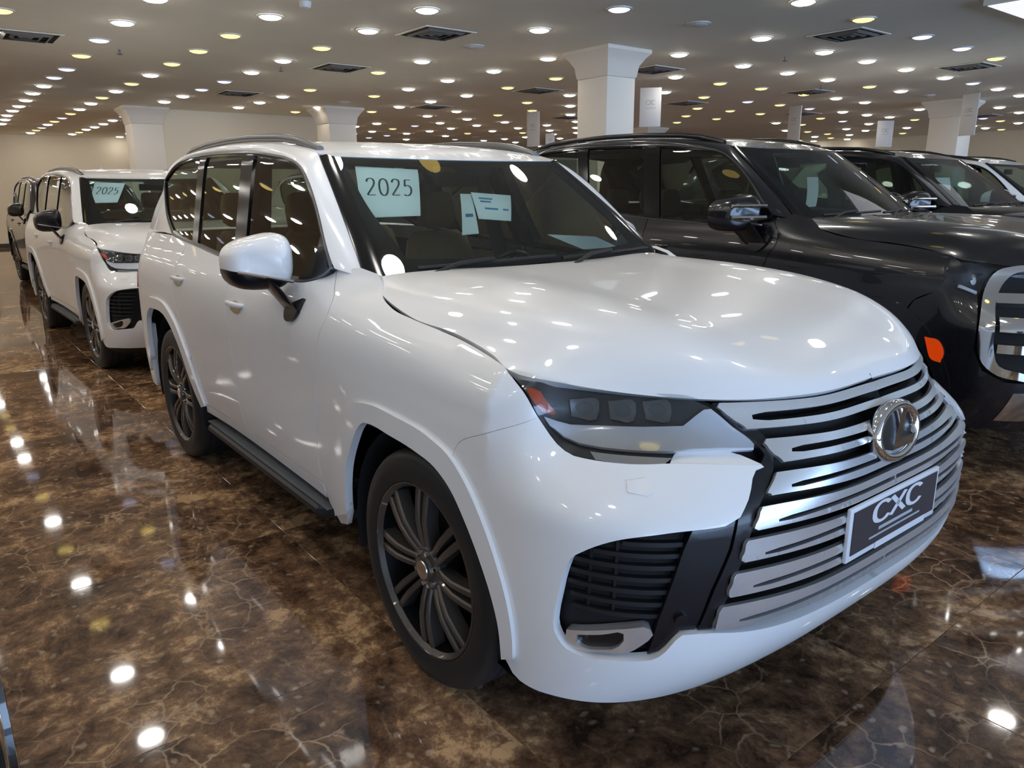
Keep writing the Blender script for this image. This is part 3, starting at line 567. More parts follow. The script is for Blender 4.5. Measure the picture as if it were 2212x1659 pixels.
def build_wheel(car,x,sgn,T):
    """tyre, alloy rim with paired spokes, hub cap and nuts; turned to the outside of the car"""
    w=empty('wheel'); w.parent=car; yo=.965*sgn
    w.location=(x*T[0],yo*T[1],.404)
    def rev(name,prof,m,n=64,par=w):
        rings=[[(r*math.sin(t),-sgn*d,r*math.cos(t)) for r,d in prof] for t in np.linspace(0,2*math.pi,n,endpoint=False)]
        V=[p for r in rings for p in r]; k=len(prof); F=[]
        for i in range(n):
            for j in range(k-1):
                a,b=i*k+j,((i+1)%n)*k+j; F.append((a,b,b+1,a+1) if sgn<0 else (a,a+1,b+1,b))
        o=mesh(name,V,F,m,par,True); bm=bmesh.new(); bm.from_mesh(o.data); bmesh.ops.recalc_face_normals(bm,faces=bm.faces[:]); bm.to_mesh(o.data); bm.free()
        o.data.set_sharp_from_angle(angle=math.radians(40)); return o
    R=.404
    tyre=[(.296,.012),(.300,.004),(.312,.000),(.335,.001),(.352,-.001),(.358,.002),(.375,.004),(.388,.010),(.397,.022),(.402,.040),(.404,.062),(.404,.070),(.397,.072),(.397,.080),(.404,.082),(.404,.128),(.397,.130),(.397,.140),(.404,.142),(.404,.188),(.397,.190),(.397,.198),(.404,.20),(.403,.225),(.398,.248),(.38,.264),(.34,.268),(.30,.262)]
    rev('tyre',tyre,MT['rubber'],72)
    rev('rim',[(.298,.010),(.297,.004),(.291,.003),(.286,.010),(.279,.020)],MT['rim'],72)
    rev('barrel',[(.279,.020),(.276,.045),(.268,.10),(.255,.25),(.05,.25),(.05,.13),(.0,.13)],MT['rimdark'],48)
    rev('brake_disc',[(.19,.150),(.19,.14),(.06,.14)],MT['rimdark'],40)
    ns=8
    V=[];F=[]
    for k in range(ns):
        for s in (-1,1):
            a0=2*math.pi*k/ns+s*.085; a1=2*math.pi*k/ns+s*.150
            sec=[]
            for f in np.linspace(0,1,5):
                r=.062+(.281-.062)*f; a=2*math.pi*k/ns+s*math.asin(min(.9,(.0150+.0105*f)/r))
                wd=.0105+.0030*f; d=.030-.018*math.sin(math.pi*min(1,f*1.05))*.9-.012*f
                c=np.array([r*math.sin(a),0,r*math.cos(a)]); tn=np.array([math.cos(a),0,-math.sin(a)])
                out=np.array([0,-sgn,0])
                sec.append([c+tn*wd+out*(d+.006),c+tn*wd*.62+out*d,c-tn*wd*.62+out*d,c-tn*wd+out*(d+.006),c-tn*wd+out*(d+.05),c+tn*wd+out*(d+.05)])
            o=len(V); V+=[q for r_ in sec for q in r_]
            for i in range(4):
                for j in range(6): kk=(j+1)%6; F.append((o+i*6+j,o+i*6+kk,o+(i+1)*6+kk,o+(i+1)*6+j))
            F.append(tuple(o+j for j in range(6))); F.append(tuple(o+24+j for j in range(6)))
    V=np.array(V); m0=None
    per=60  # vertices of a pair
    first=None
    for k in range(ns):
        vs=V[k*per:(k+1)*per]; fs=[tuple(i for i in f) for f in F[:52]]
        if first is None:
            first=mesh('spoke_pair',vs,fs,MT['rim'],w,True); bm=bmesh.new(); bm.from_mesh(first.data); bmesh.ops.recalc_face_normals(bm,faces=bm.faces[:]); bm.to_mesh(first.data); bm.free(); first.data.set_sharp_from_angle(angle=math.radians(30))
        else:
            c=first.copy(); COL.objects.link(c); c.rotation_euler=(0,2*math.pi*k/ns,0); 
    rev('hub',[(.078,.060),(.078,.034),(.070,.026),(.045,.024),(.042,.014),(.034,.010),(.0,.009)],MT['rim'],32)
    rev('hub_cap',[(.033,.0105),(.031,.007),(.012,.006),(.0,.006)],MT['satin'],24)
    nut=None
    for k in range(6):
        a=2*math.pi*k/6+.2; p=(.057*math.sin(a),-sgn*.020,.057*math.cos(a))
        if nut is None: 
            nut=loft('wheel_nut',[[(.0085*math.cos(t),-sgn*q,.0085*math.sin(t)) for t in np.linspace(0,6.283,6,endpoint=False)] for q in (.012,-.004)],MT['chrome'],w)
            nut.location=p
        else: c=nut.copy(); COL.objects.link(c); c.location=p
    return w
def build_suv(name,style,T=(1,1,1),paint='paint'):
    """a five-door sport-utility car; style chooses the nose"""
    car=empty(name); Ts=np.array(T,float); PM=MT[paint]
    sc_=lambda f: (lambda a,b: f(a,b)*Ts)
    S,GG,HH,WW,RR=sc_(Sraw),sc_(G),sc_(Hd),sc_(Ws),sc_(roofp)
    ref=REF*Ts
    def both(nm,fn,loop,m,**k):
        r=[]
        for s in (-1,1): r.append(panel(nm,fn,loop,m,car,sgn=s,ref=ref,**k))
        return r
    g=.0025
    # ---- inner shell that closes the gaps between panels
    sh=[(-3.40-LF,.42),(-2.38,.40)]
    shell=[(-4.75,.36),(-3.45,.36)]+[(-3.49,.5),(-3.48,.9),(-3.2,1.0),(-2.8,.99),(-2.5,.9),(-2.38,.6),(-2.30,.40)]+[(-.72,.40),(-.66,.62),(-.5,.9),(-.3,.95),(.1,.95),(.3,.88),(.45,.7),(.54,.4)]+[(TC,.40),(TC,1.04),(.9,1.05),(.5,1.08),(.36,1.10),(0,1.14),(-.3,1.16),(-.6,1.2),(-.75,1.22),(-2.3,1.26),(-3.4,1.28),(-4.75,1.28)]
    both('inner_shell',S,shell,MT['dark'],off=-.045,depth=0,grid=.08)
    boxobj('underbody',(-1.45*Ts[0],0,.40*Ts[2]),(4.4*Ts[0],1.25*Ts[1],.22),MT['dark'],car,bev=.05)  # plain dark box for the floor pan, put in to block light
    # ---- panels
    lampside=[(.557,1.037),(.591,1.0),(.626,.973),(.668,.955),(.725,.949),(.792,.947),(.873,.948),(.921,.951),(1.045,.95),(1.189,.941)]
    lampout=[(.557,1.037),(.521,1.083),(.461,1.123),(.393,1.154)]
    gap=[(.286,1.168),(.158,1.182),(.013,1.194),(-.137,1.207),(-.301,1.229),(-.40,1.257),(-.455,1.29)]
    seam=[(.20,.80),(.265,.919),(.373,.972),(.557,1.037)]
    dfr=[(-.72,1.318),(-.682,1.27),(-.632,1.212),(-.627,1.155),(-.658,1.108),(-.682,1.053),(-.754,.771),(-.80,.55),(-.795,.455)]
    fender=curve(lampout)+curve([lampout[-1]]+gap)[1:]+[(-.50,1.318),(-.60,1.335),(-.70,1.325)]+curve(dfr)+[(-.785,.44),(-.765,.375),(-.69,.31),(-.60,.34)]+curve(ARCHF[:11])+[(.20,.80)]+curve(seam)[1:-1]
    both('front_fender',S,fender,PM,grid=.035)
    fl=lambda t: None
    def band(nm,inn,out,m=PM):
        both(nm,S,curve(inn)+curve(out)[::-1],m,off=.013,depth=.03,grid=.022)
    band('wheel_arch_flare',ARCHF,FLF); band('wheel_arch_flare',ARCHR[1:],FLR)
    dtop=[(-.735,1.312),(-.808,1.282),(-.903,1.262),(-1.034,1.255),(-1.431,1.266),(-1.742,1.278)]
    fd=[(x-g*2,z) for x,z in curve(dfr)]
    bx=-1.745
    door=fd[::-1]+curve(dtop)+[(bx,1.27),(bx,1.0),(bx+.01,.7),(bx+.02,.452)]
    both('front_door',S,door,PM,grid=.04)
    rtop=[(bx-.006,1.278),(-1.93,1.288),(-2.153,1.302),(-2.383,1.318),(-2.60,1.332)]
    rback=[(-2.60,1.332),(-2.67,1.15),(-2.665,1.03),(-2.60,.93),(-2.50,.80),(-2.40,.62),(-2.335,.452)]
    rdoor=curve(rtop)+curve(rback)[1:]+[(bx+.014,.452),(bx+.004,.7),(bx-.006,1.0)]
    both('rear_door',S,rdoor,PM,grid=.04)
    both('sill',S,[(-.80,.446),(-2.335,.446),(-2.35,.40),(-.79,.39)],PM,grid=.05,depth=.06)
    qtr=curve([(x-g*2,z) for x,z in rtop[-1:]+[(-2.70,1.337),(-2.96,1.36)]])+[(-3.4,1.36),(-3.95,1.34),(-3.95,.78),(-3.5,.76)]+curve(ARCHR[2:9])+curve([(x-g*2,z) for x,z in rback[::-1]])[6:]
    qtr=curve([(-2.606,1.332),(-2.70,1.337),(-2.96,1.36)])+[(-3.4,1.358),(-3.98,1.34),(-3.98,.78),(-3.40,.77)]+curve(ARCHR[3:9])+[(-2.45,.70),(-2.506,.79)]+curve([(-2.606,.925),(-2.672,1.03),(-2.677,1.15),(-2.606,1.332)])[:-1]
    both('quarter_panel',S,qtr,PM,grid=.04)
    panel('tailgate',S,[(-3.985,.79),(-3.40-LF,.79),(-3.40-LF,1.34),(-3.985,1.34)],PM,car,sym=True,ref=ref,grid=.05)
    panel('rear_bumper',S,[(-3.40,.765),(-3.40-LF,.785),(-3.40-LF,.34),(-3.41,.34)],PM,car,sym=True,ref=ref,grid=.05,depth=.05)
    both('tail_lamp',S,[(-3.62,1.10),(-4.3,1.06),(-4.3,1.0),(-3.62,.99)],MT['red'],off=.006,depth=.02)
    # ---- hood
    hl=curve([(0.,0.),(0.,1.)],.05)+[(a,1.) for a in np.linspace(.03,.985,24)]+[(1.,b) for b in np.linspace(.985,0,24)]
    hl=[(0.,0.),(0.,.5),(0.,.955)]+[(.006,.975)]+[(a,.981) for a in np.linspace(.03,.975,24)]+[(.997,b) for b in np.linspace(.97,0,20)]
    panel('hood',HH,hl,PM,car,sym=True,ref=np.array([.1,0,.6])*Ts,grid=.03,depth=.022,off=.002)
    # cowl, wipers
    panel('cowl',sc_(lambda a,b: np.stack([-.40-.17*a-.03*np.abs(b)**2-.11*np.abs(b)**2.2+.0*a,.79*b,1.285+.022*a+0*b],-1)),[(-.15,-1),(1.1,-1),(1.1,1),(-.15,1)],MT['matte'],car,sgn=1,ref=np.array([0,0,0]),grid=.08,depth=.02)
    for s,(y0,y1) in ((1,(-.62,.02)),(2,(.05,.68))):
        P=[np.array(Ws(.035+.02*f,(y0+(y1-y0)*f)/.78))*Ts+np.array([.02,0,.014]) for f in np.linspace(0,1,9)]
        o=tube('wiper',P,.011,MT['matte'],car,6,(1,.8))
        tube('wiper_arm',[P[0]+np.array([.06,.02,-.02]),P[2]+np.array([.03,0,.012]),P[4]+np.array([.006,0,.014])],.008,MT['matte'],o,6)
    # ---- windscreen
    panel('windscreen',WW,[(.0,-.955),(.0,.955),(1,.955),(1,-.955)],MT['glass'],car,sgn=1,ref=ref,grid=.06,depth=.004)
    frit=[(.0,-.955),(.0,.955),(1,.955),(1,-.955)]
    hole=curve([(.13,-.80),(.13,-.80),(.105,-.45),(.095,0),(.105,.45),(.13,.80),(.13,.80),(.5,.875),(.93,.90),(.93,.90),(.93,.16),(.93,.16),(.86,.14),(.86,-.14),(.86,-.14),(.93,-.16),(.93,-.16),(.93,-.90),(.93,-.90),(.5,-.875),(.13,-.80)],.05)[:-1]
    panel('windscreen_border',WW,frit,MT['black'],car,holes=[hole],sgn=1,ref=ref,grid=.05,depth=0,off=-.003)
    def mold(a,s,k): # strip beside the windscreen
        P=Ws(a,1.)*1.0; return P+np.array([-.012,.022,-.004])*k
    for s in (-1,1):
        A=np.linspace(-.03,1.,14); L_=[]
        for a in A:
            p=Ws(a,.94); q=Ws(a,1.)+np.array([-.02,.026-.01*a,-.004]); nrm=np.array([.5,.1,.6])
            L_.append([p*np.array([1,s,1])*Ts,(p*.4+q*.6+np.array([.008,0,.010]))*np.array([1,s,1])*Ts,(q+np.array([.006,0,.006]))*np.array([1,s,1])*Ts,(q-np.array([.03,0,.03]))*np.array([1,s,1])*Ts,(p-np.array([.03,0,.03]))*np.array([1,s,1])*Ts])
        loft('pillar_molding',L_,MT['pillar'],car,angle=40)
    # ---- side glass, trims, pillars
    D2=curve(DLO,.03)
    din=offset_poly(D2,.020)
    P=np.array(din)
    def clip(poly,pt,nrm,keep=1):
        out=[]; n=len(poly)
        for i in range(n):
            a=np.array(poly[i]); b=np.array(poly[(i+1)%n]); da=((a-pt)@nrm)*keep; db=((b-pt)@nrm)*keep
            if da>=0: out.append(tuple(a))
            if da*db<0: t=da/(da-db); out.append(tuple(a+(b-a)*t))
        return out
    def ln(p,q): p,q=np.array(p),np.array(q); d=q-p; return p,np.array([d[1],-d[0]])/np.linalg.norm(d)
    b1=ln((-1.64,1.27),(-1.80,1.80)); b2=ln((-1.79,1.27),(-1.96,1.80)); c1=ln((-2.40,1.31),(-2.58,1.82)); c2=ln((-2.50,1.31),(-2.70,1.82))
    wf=clip(din,*b1); wr=clip(clip(din,*b2,keep=-1),*c1); wq=clip(din,*c2,keep=-1)
    for wn in (wf,wr,wq): both('side_window',GG,wn,MT['privacy'],off=-.006,depth=0,grid=.08)
    # small sail panel of the front window
    both('window_frame',GG,D2,MT['pillar'],holes=[wf,wr,wq],off=.002,depth=.02,grid=.035)
    both('window_sail',GG,[(-.745,1.325),(-.80,1.295),(-.87,1.285),(-.87,1.44),(-.83,1.425)],MT['pillar'],off=.001,depth=.006)
    tr=offset_poly(D2,.009)
    both('bright_trim',GG,D2,MT['rail'] if style!='black' else MT['black'],holes=[tr],off=.006,depth=.006,grid=.03)
    # pillars and cant rail : ruled between the window edge and the roof edge
    up=D2[::-1]; 
    i0=min(range(len(up)),key=lambda i:(up[i][0]+.706)**2+(up[i][1]-1.329)**2); up=up[i0:]+up[:i0]
    i1=min(range(len(up)),key=lambda i:(up[i][0]+2.96)**2+(up[i][1]-1.363)**2); 
    if i1<len(up)/3: up=[up[0]]+up[1:][::-1]; i1=min(range(len(up)),key=lambda i:(up[i][0]+2.96)**2+(up[i][1]-1.363)**2)
    inner=np.array(up[:i1+1]); I3=G(inner[:,0],inner[:,1])
    outer=[Ws(a,1.)+np.array([-.02,.026-.01*a,.001]) for a in np.linspace(.0,.97,14)]+[np.array(roofp(a,1.)) for a in np.linspace(.02,1.,24)]+[np.array(q) for q in ((-3.80,.66,1.64),(-3.87,.72,1.50),(-3.93,.76,1.36))]
    O3=np.array(outer)
    # correspond by key stations
    ki=[0,int(np.argmin((inner[:,0]+1.228)**2+(inner[:,1]-1.727)**2)),int(np.argmin((inner[:,0]+3.0)**2+(inner[:,1]-1.806)**2)),int(np.argmin((inner[:,0]+3.40)**2+(inner[:,1]-1.682)**2)),len(inner)-1]
    ko=[0,15,14+int(.82*23),14+23,len(O3)-1]
    def res(A3,i,j,n):
        q=A3[i:j+1]; d=np.concatenate([[0],np.cumsum(np.linalg.norm(np.diff(q,axis=0),axis=1))]); return cub(d,q,np.linspace(0,d[-1],n))
    Ic=[];Oc=[]
    for s_,n in zip(range(4),(24,28,10,12)):
        a=res(I3,ki[s_],ki[s_+1],n); b=res(O3,ko[s_],ko[s_+1],n); 
        if s_: a,b=a[1:],b[1:]
        Ic.append(a);Oc.append(b)
    Ic=np.concatenate(Ic);Oc=np.concatenate(Oc)
    Ic=np.concatenate([[Ic[0]+np.array([.02,-.09,-.07])],Ic]); Oc=np.concatenate([[Oc[0]+np.array([.0,-.09,-.09])],Oc])
    pull=np.stack([0*np.arange(len(Ic)),-.040*np.exp(-np.arange(len(Ic))/1.3),0*np.arange(len(Ic))],1); Ic=Ic+pull*.4; Oc=Oc+pull
    nst=len(Ic); W_=[]
    for f in np.linspace(0,1,7):
        m_=Ic*(1-f)+Oc*f; n_=np.stack([np.full(nst,.15),np.full(nst,1.),np.full(nst,.35)],1); n_/=np.linalg.norm(n_,axis=1,keepdims=True)
        W_.append(m_+n_*(.022*math.sin(math.pi*min(1,f*.98+.01))**.8)*np.linspace(.35,1,nst).clip(0,.8)[:,None])
    for s in (-1,1):
        rings=[list(w*np.array([1,s,1])*Ts) for w in W_]
        loft('side_frame',rings,PM,car,close=False,caps=False,angle=60,flip=False)
    # ---- roof
    panel('roof',RR,[(0,-1),(1,-1),(1,1),(0,1)],PM,car,sgn=1,ref=np.array([-2,0,1.])*Ts,grid=.05,depth=.015,off=.002)
    for s in (-1,1):
        P=[np.array(roofp(a,.93*s))*Ts+np.array([0,0,h]) for a,h in ((.05,.002),(.085,.012),(.13,.022),(.2,.027),(.35,.029),(.5,.029),(.65,.029),(.78,.026),(.85,.014),(.88,.002))]
        tube('roof_rail',P,.019,MT['rail'] if style!='black' else MT['black'],car,8,(1.,1.))
    mesh('antenna_fin',[np.array(q)*Ts for q in [(-3.25,-.03,1.862),(-3.25,.03,1.862),(-3.44,.035,1.852),(-3.44,-.035,1.852),(-3.42,0,1.93),(-3.46,0,1.93)]],[(0,1,4),(1,2,5,4),(2,3,5),(3,0,4,5)],PM,car)
    # rear glass
    panel('rear_window',sc_(lambda a,b: np.stack([-3.80-.12*a-.10*(1-b*b),(.60+.13*a)*b,1.775-.42*a+0*b],-1)),[(0,-1),(1,-1),(1,1),(0,1)],MT['privacy'],car,sgn=1,ref=ref,grid=.08,depth=.01)
    # ---- handles, mirrors, running boards
    for xh,zh in ((-1.60,1.10),(-2.58,1.135)):
        for s in (-1,1):
            q=[np.array(Sraw(xh-.11+.22*f,zh+.006*f))+np.array([0,h,0]) for f,h in ((0,-.004),(.1,.014),(.5,.020),(.9,.014),(1,-.004))]
            h=tube('door_handle',[np.array([v[0],v[1]*s,v[2]])*Ts for v in q],[.007,.010,.011,.010,.007],PM,car,8,(.8,1.2))
            panel('handle_cup',S,ell(xh,zh-.012,.075,.03),MT['matte'] if paint!='paint' else MT['satin'],h,sgn=s,ref=ref,off=.002,depth=0,grid=.03)
    for s in (-1,1):
        mirror_parts(car,s,Ts,PM,style)
        # running board
        secs=[]
        for x in np.linspace(-2.42,-.66,12):
            f=min(1,max(0,(-.66-x)/.16)); f2=min(1,max(0,(x+2.42)/.12)); k=min(f,f2)**.6
            yo=.80+.165*k; zt=.350-.012*(1-f)+.02*(1-f)
            secs.append([np.array([x,s*y,z])*Ts for y,z in ((.76,zt-.005),(yo-.012,zt),(yo,zt-.010),(yo+.003,zt-.03),(yo-.02,zt-.055),(.78,zt-.06))])
        rb=loft('running_board',secs,MT['matte'],car,angle=30)
        secs=[]
        for x in np.linspace(-2.33,-.76,8): secs.append([np.array([x,s*y,z])*Ts for y,z in ((.82,.351),(.945,.354),(.945,.348),(.82,.345))])
        loft('step_pad',secs,MT['greyint'],rb,angle=30)
        # wheel well liners
        for xc,R_ in ((0.,.47),(-2.85,.485)):
            rings=[]
            for t in np.linspace(-.25,math.pi+.25,16):
                rings.append([np.array([xc+R_*math.cos(t),s*y,.42+R_*.98*math.sin(t)])*Ts for y in (.95,.45)])
            loft('wheel_well_liner',rings,MT['dark'],car,close=False,caps=False)
    for x in (0.,-2.85):
        for s in (-1,1): build_wheel(car,x,s,Ts)
    interior(car,Ts,style)
    if style=='black': nose_b(car,S,Ts,PM,both,ref)
    else: nose_a(car,S,Ts,PM,both,ref,lampside,seam)
    return car
def mirror_parts(car,s,Ts,PM,style):
    c0=len(car.children)
    # housing sections from the front to the glass, in (y,z) about the housing centre
    cy,cz=1.035,1.342
    secs=[]
    for x,ky,kz in ((-.688,.45,.40),(-.695,.70,.66),(-.715,.88,.86),(-.745,.97,.97),(-.79,1.,1.),(-.84,.99,.99),(-.872,.96,.95)):
        r=[]
        for t in np.linspace(0,2*math.pi,40,endpoint=False):
            c,sn=math.cos(t),math.sin(t)
            y=.112*abs(c)**.62*(1 if c>0 else -1); z=.100*abs(sn)**.66*(1 if sn>0 else -1)
            z*=(1-.16*(y/.128)) if z>0 else (1.12-.16*(y/.128)); z+=-.018*(y/.128)
            r.append((x-.21-.11*(y/.128+1)*.5,y*ky+cy,z*kz+cz))
        secs.append(r)
    for nm,m,sel in (('mirror_cap',PM,1),('mirror_shell',MT['black'],0)):
        o=loft(nm,[[(q[0],q[1]*s,q[2]) for q in r] for r in secs],m,car,angle=None)
        bm=bmesh.new(); bm.from_mesh(o.data); nn=Vector((0,-.24*s,1)).normalized()
        bmesh.ops.bisect_plane(bm,geom=bm.verts[:]+bm.edges[:]+bm.faces[:],plane_co=(0,s*1.045,1.287 if sel else 1.2885),plane_no=nn,clear_inner=bool(sel),clear_outer=not sel)
        for v in bm.verts: v.co=Vector((v.co.x*Ts[0],v.co.y*Ts[1],v.co.z*Ts[2]))
        bm.to_mesh(o.data); bm.free(); o.data.set_sharp_from_angle(angle=math.radians(50))
        if sel: cap=o
        else: shell=o
    # turn signal strip
    P=[(-.925-.10*f,.95+.18*f,1.268+.040*f) for f in np.linspace(0,1,6)]
    tube('turn_signal',[np.array([x+.022,y*s,z])*Ts for x,y,z in P],.007,MT['lens'] if False else MT['satin'],shell,6)
    if style=='black':
        tube('mirror_trim',[np.array([-.875-.12*f,(.95+.20*f)*s,1.315])*Ts for f in np.linspace(0,1,5)],.016,MT['chrome'],shell,6)
        tube('mirror_trim',[np.array([-.875-.12*f,(.95+.20*f)*s,1.385])*Ts for f in np.linspace(0,1,5)],.012,MT['chrome'],shell,6)
    # arm down to the door
    rings=[]
    for f in np.linspace(0,1,7):
        c=np.array([-1.0+.07*f,(1.01-.055*f)*s,1.252-.102*f]); a=.095-.018*f; b=.052+.004*f
        rings.append([ (c+np.array([a*math.cos(t),b*math.sin(t)*.8*s,b*math.sin(t)*.9]))*Ts for t in np.linspace(0,6.283,14,endpoint=False)])
    loft('mirror_arm',rings,MT['black'],car,angle=50)
    panel('mirror_foot',lambda a,b: Sraw(a,b)*Ts,curve([(-.835,1.205),(-.835,1.205),(-.87,1.14),(-.925,1.108),(-.975,1.112),(-.985,1.185),(-.985,1.185)])[:-1],MT['black'],car,sgn=s,ref=REF*Ts,off=.014,depth=.02,grid=.04)
    if style=='black':
        for o in list(car.children):
            if o.name.split('.')[0] in ('mirror_cap','mirror_shell','mirror_arm','mirror_foot') and not o.get('moved'): o.location=(.17,0,.0); o['moved']=1
def seat(car,Ts,x,y,m,w=.26):
    st=empty('seat'); st.parent=car; st.location=tuple(np.array([x,y,0])*Ts)
    def rr(cx,cz,hx,hz,yw,n=16,p=3.):
        return None
    def slab(nm,path,mm):
        rings=[]
        for (px,pz,th,hw) in path:
            r=[]
            for t in np.linspace(0,2*math.pi,18,endpoint=False):
                c,sn=math.cos(t),math.sin(t); r.append((px+th*abs(sn)**.6*(1 if sn>0 else -1)*.8,hw*abs(c)**.5*(1 if c>0 else -1),pz+th*abs(sn)**.6*(1 if sn>0 else -1)*.25))
            rings.append(np.array(r)*1.)
        return loft(nm,rings,mm,st,angle=60)
    slab('backrest',[(-.02,.66,.05,.20),(-.04,.74,.085,w),(-.10,.95,.09,w),(-.155,1.18,.08,w*.95),(-.19,1.33,.06,w*.78),(-.20,1.37,.03,w*.6)],m)
    slab('headrest',[(-.185,1.40,.02,.09),(-.19,1.43,.05,.125),(-.20,1.52,.055,.13),(-.21,1.585,.04,.115),(-.21,1.60,.015,.09)],m)
    rings=[]
    for px,hz,hw in ((.02,.05,.22),(.08,.085,w),(.30,.095,w),(.48,.08,w),(.55,.04,.22)):
        rings.append([(px,hw*abs(math.cos(t))**.5*(1 if math.cos(t)>0 else -1),.62+hz*abs(math.sin(t))**.6*(1 if math.sin(t)>0 else -1)) for t in np.linspace(0,2*math.pi,18,endpoint=False)])
    loft('cushion',rings,m,st,angle=60)
def interior(car,Ts,style):
    m=MT['tan'] if style!='black' else MT['greyint']
    for x,y in ((-1.78,-.40),(-1.78,.40)): seat(car,Ts,x,y,m)
    for y in (-.44,0,.44): seat(car,Ts,-2.72,y,m,.22)
    # dashboard
    secs=[]
    for y in np.linspace(-.78,.78,15):
        hood=.045*math.exp(-((y-.40)/.20)**2)
        e=.05*abs(y/.78)**3
        secs.append([np.array(q)*Ts for q in ((-.62-e,y,1.15),(-.72-e,y,1.215),(-.95-e,y,1.225+hood*.7),(-1.10-e,y,1.205+hood),(-1.16-e,y,1.14),(-1.12-e,y,.95),(-1.02-e,y,.70),(-.62,y,.70))])
    loft('dashboard',secs,MT['greyint'],car,angle=45)
    boxobj('centre_screen',tuple(np.array([-1.15,0,1.20])*Ts),(.03,.42,.16),MT['black'],car,rot=Matrix.Rotation(math.radians(-12),3,'Y'),bev=.01)
    boxobj('centre_console',tuple(np.array([-1.45,0,.72])*Ts),(.75,.26,.34),MT['greyint'],car,bev=.03)
    sw=empty('steering_wheel'); sw.parent=car; sw.location=tuple(np.array([-1.30,.40,1.12])*Ts); sw.rotation_euler=(0,math.radians(-66),0)
    tube('rim',[(.185*math.cos(t),.185*math.sin(t),0) for t in np.linspace(0,6.2832,29)],.016,MT['black'],sw,8)
    for a in (0,math.pi,-math.pi/2): tube('spoke',[(.05*math.cos(a+math.pi/2),.05*math.sin(a+math.pi/2),-.01),(.18*math.cos(a+math.pi/2),.18*math.sin(a+math.pi/2),0)],.018,MT['black'],sw,6,(1,.5))
    boxobj('airbag_cover',(0,0,0),(.12,.13,.04),MT['black'],sw,bev=.015)
    boxobj('rear_view_mirror',tuple(np.array([-1.16,0,1.66])*Ts),(.03,.24,.07),MT['black'],car,bev=.012)
    boxobj('cabin_floor',tuple(np.array([-2.1,0,.48])*Ts),(3.0,1.6,.06),MT['dark'],car)
    boxobj('headliner',tuple(np.array([-2.35,0,1.775])*Ts),(2.0,1.15,.03),MT['greyint'],car,bev=.01)
    for s in (-1,1):
        boxobj('door_card',tuple(np.array([-1.75,.845*s,.98])*Ts),(1.95,.03,.5),m,car,bev=.01)
        tube('inner_pillar',[np.array([-1.80,.76*s,1.20])*Ts,np.array([-1.90,.66*s,1.77])*Ts],.05,MT['greyint'],car,6)
GB=[(1.06,.540),(1.178,.518),(1.316,.503),(1.45,.497),(1.60,.494),(TC,.493)]
INT=[(1.112,.842),(1.07,.827),(1.07,.827),(.915,.819),(.799,.794),(.732,.757),(.696,.727),(.68,.688),(.663,.616),(.651,.545),(.651,.52),(.662,.497),(.693,.468),(.735,.459),(.817,.464),(.900,.470),(.920,.474),(.933,.484),(.970,.538),(.976,.544),(1.0,.545),(1.06,.540)]
GS=[(1.189,.941),(1.166,.929),(1.141,.88),(1.112,.842)]
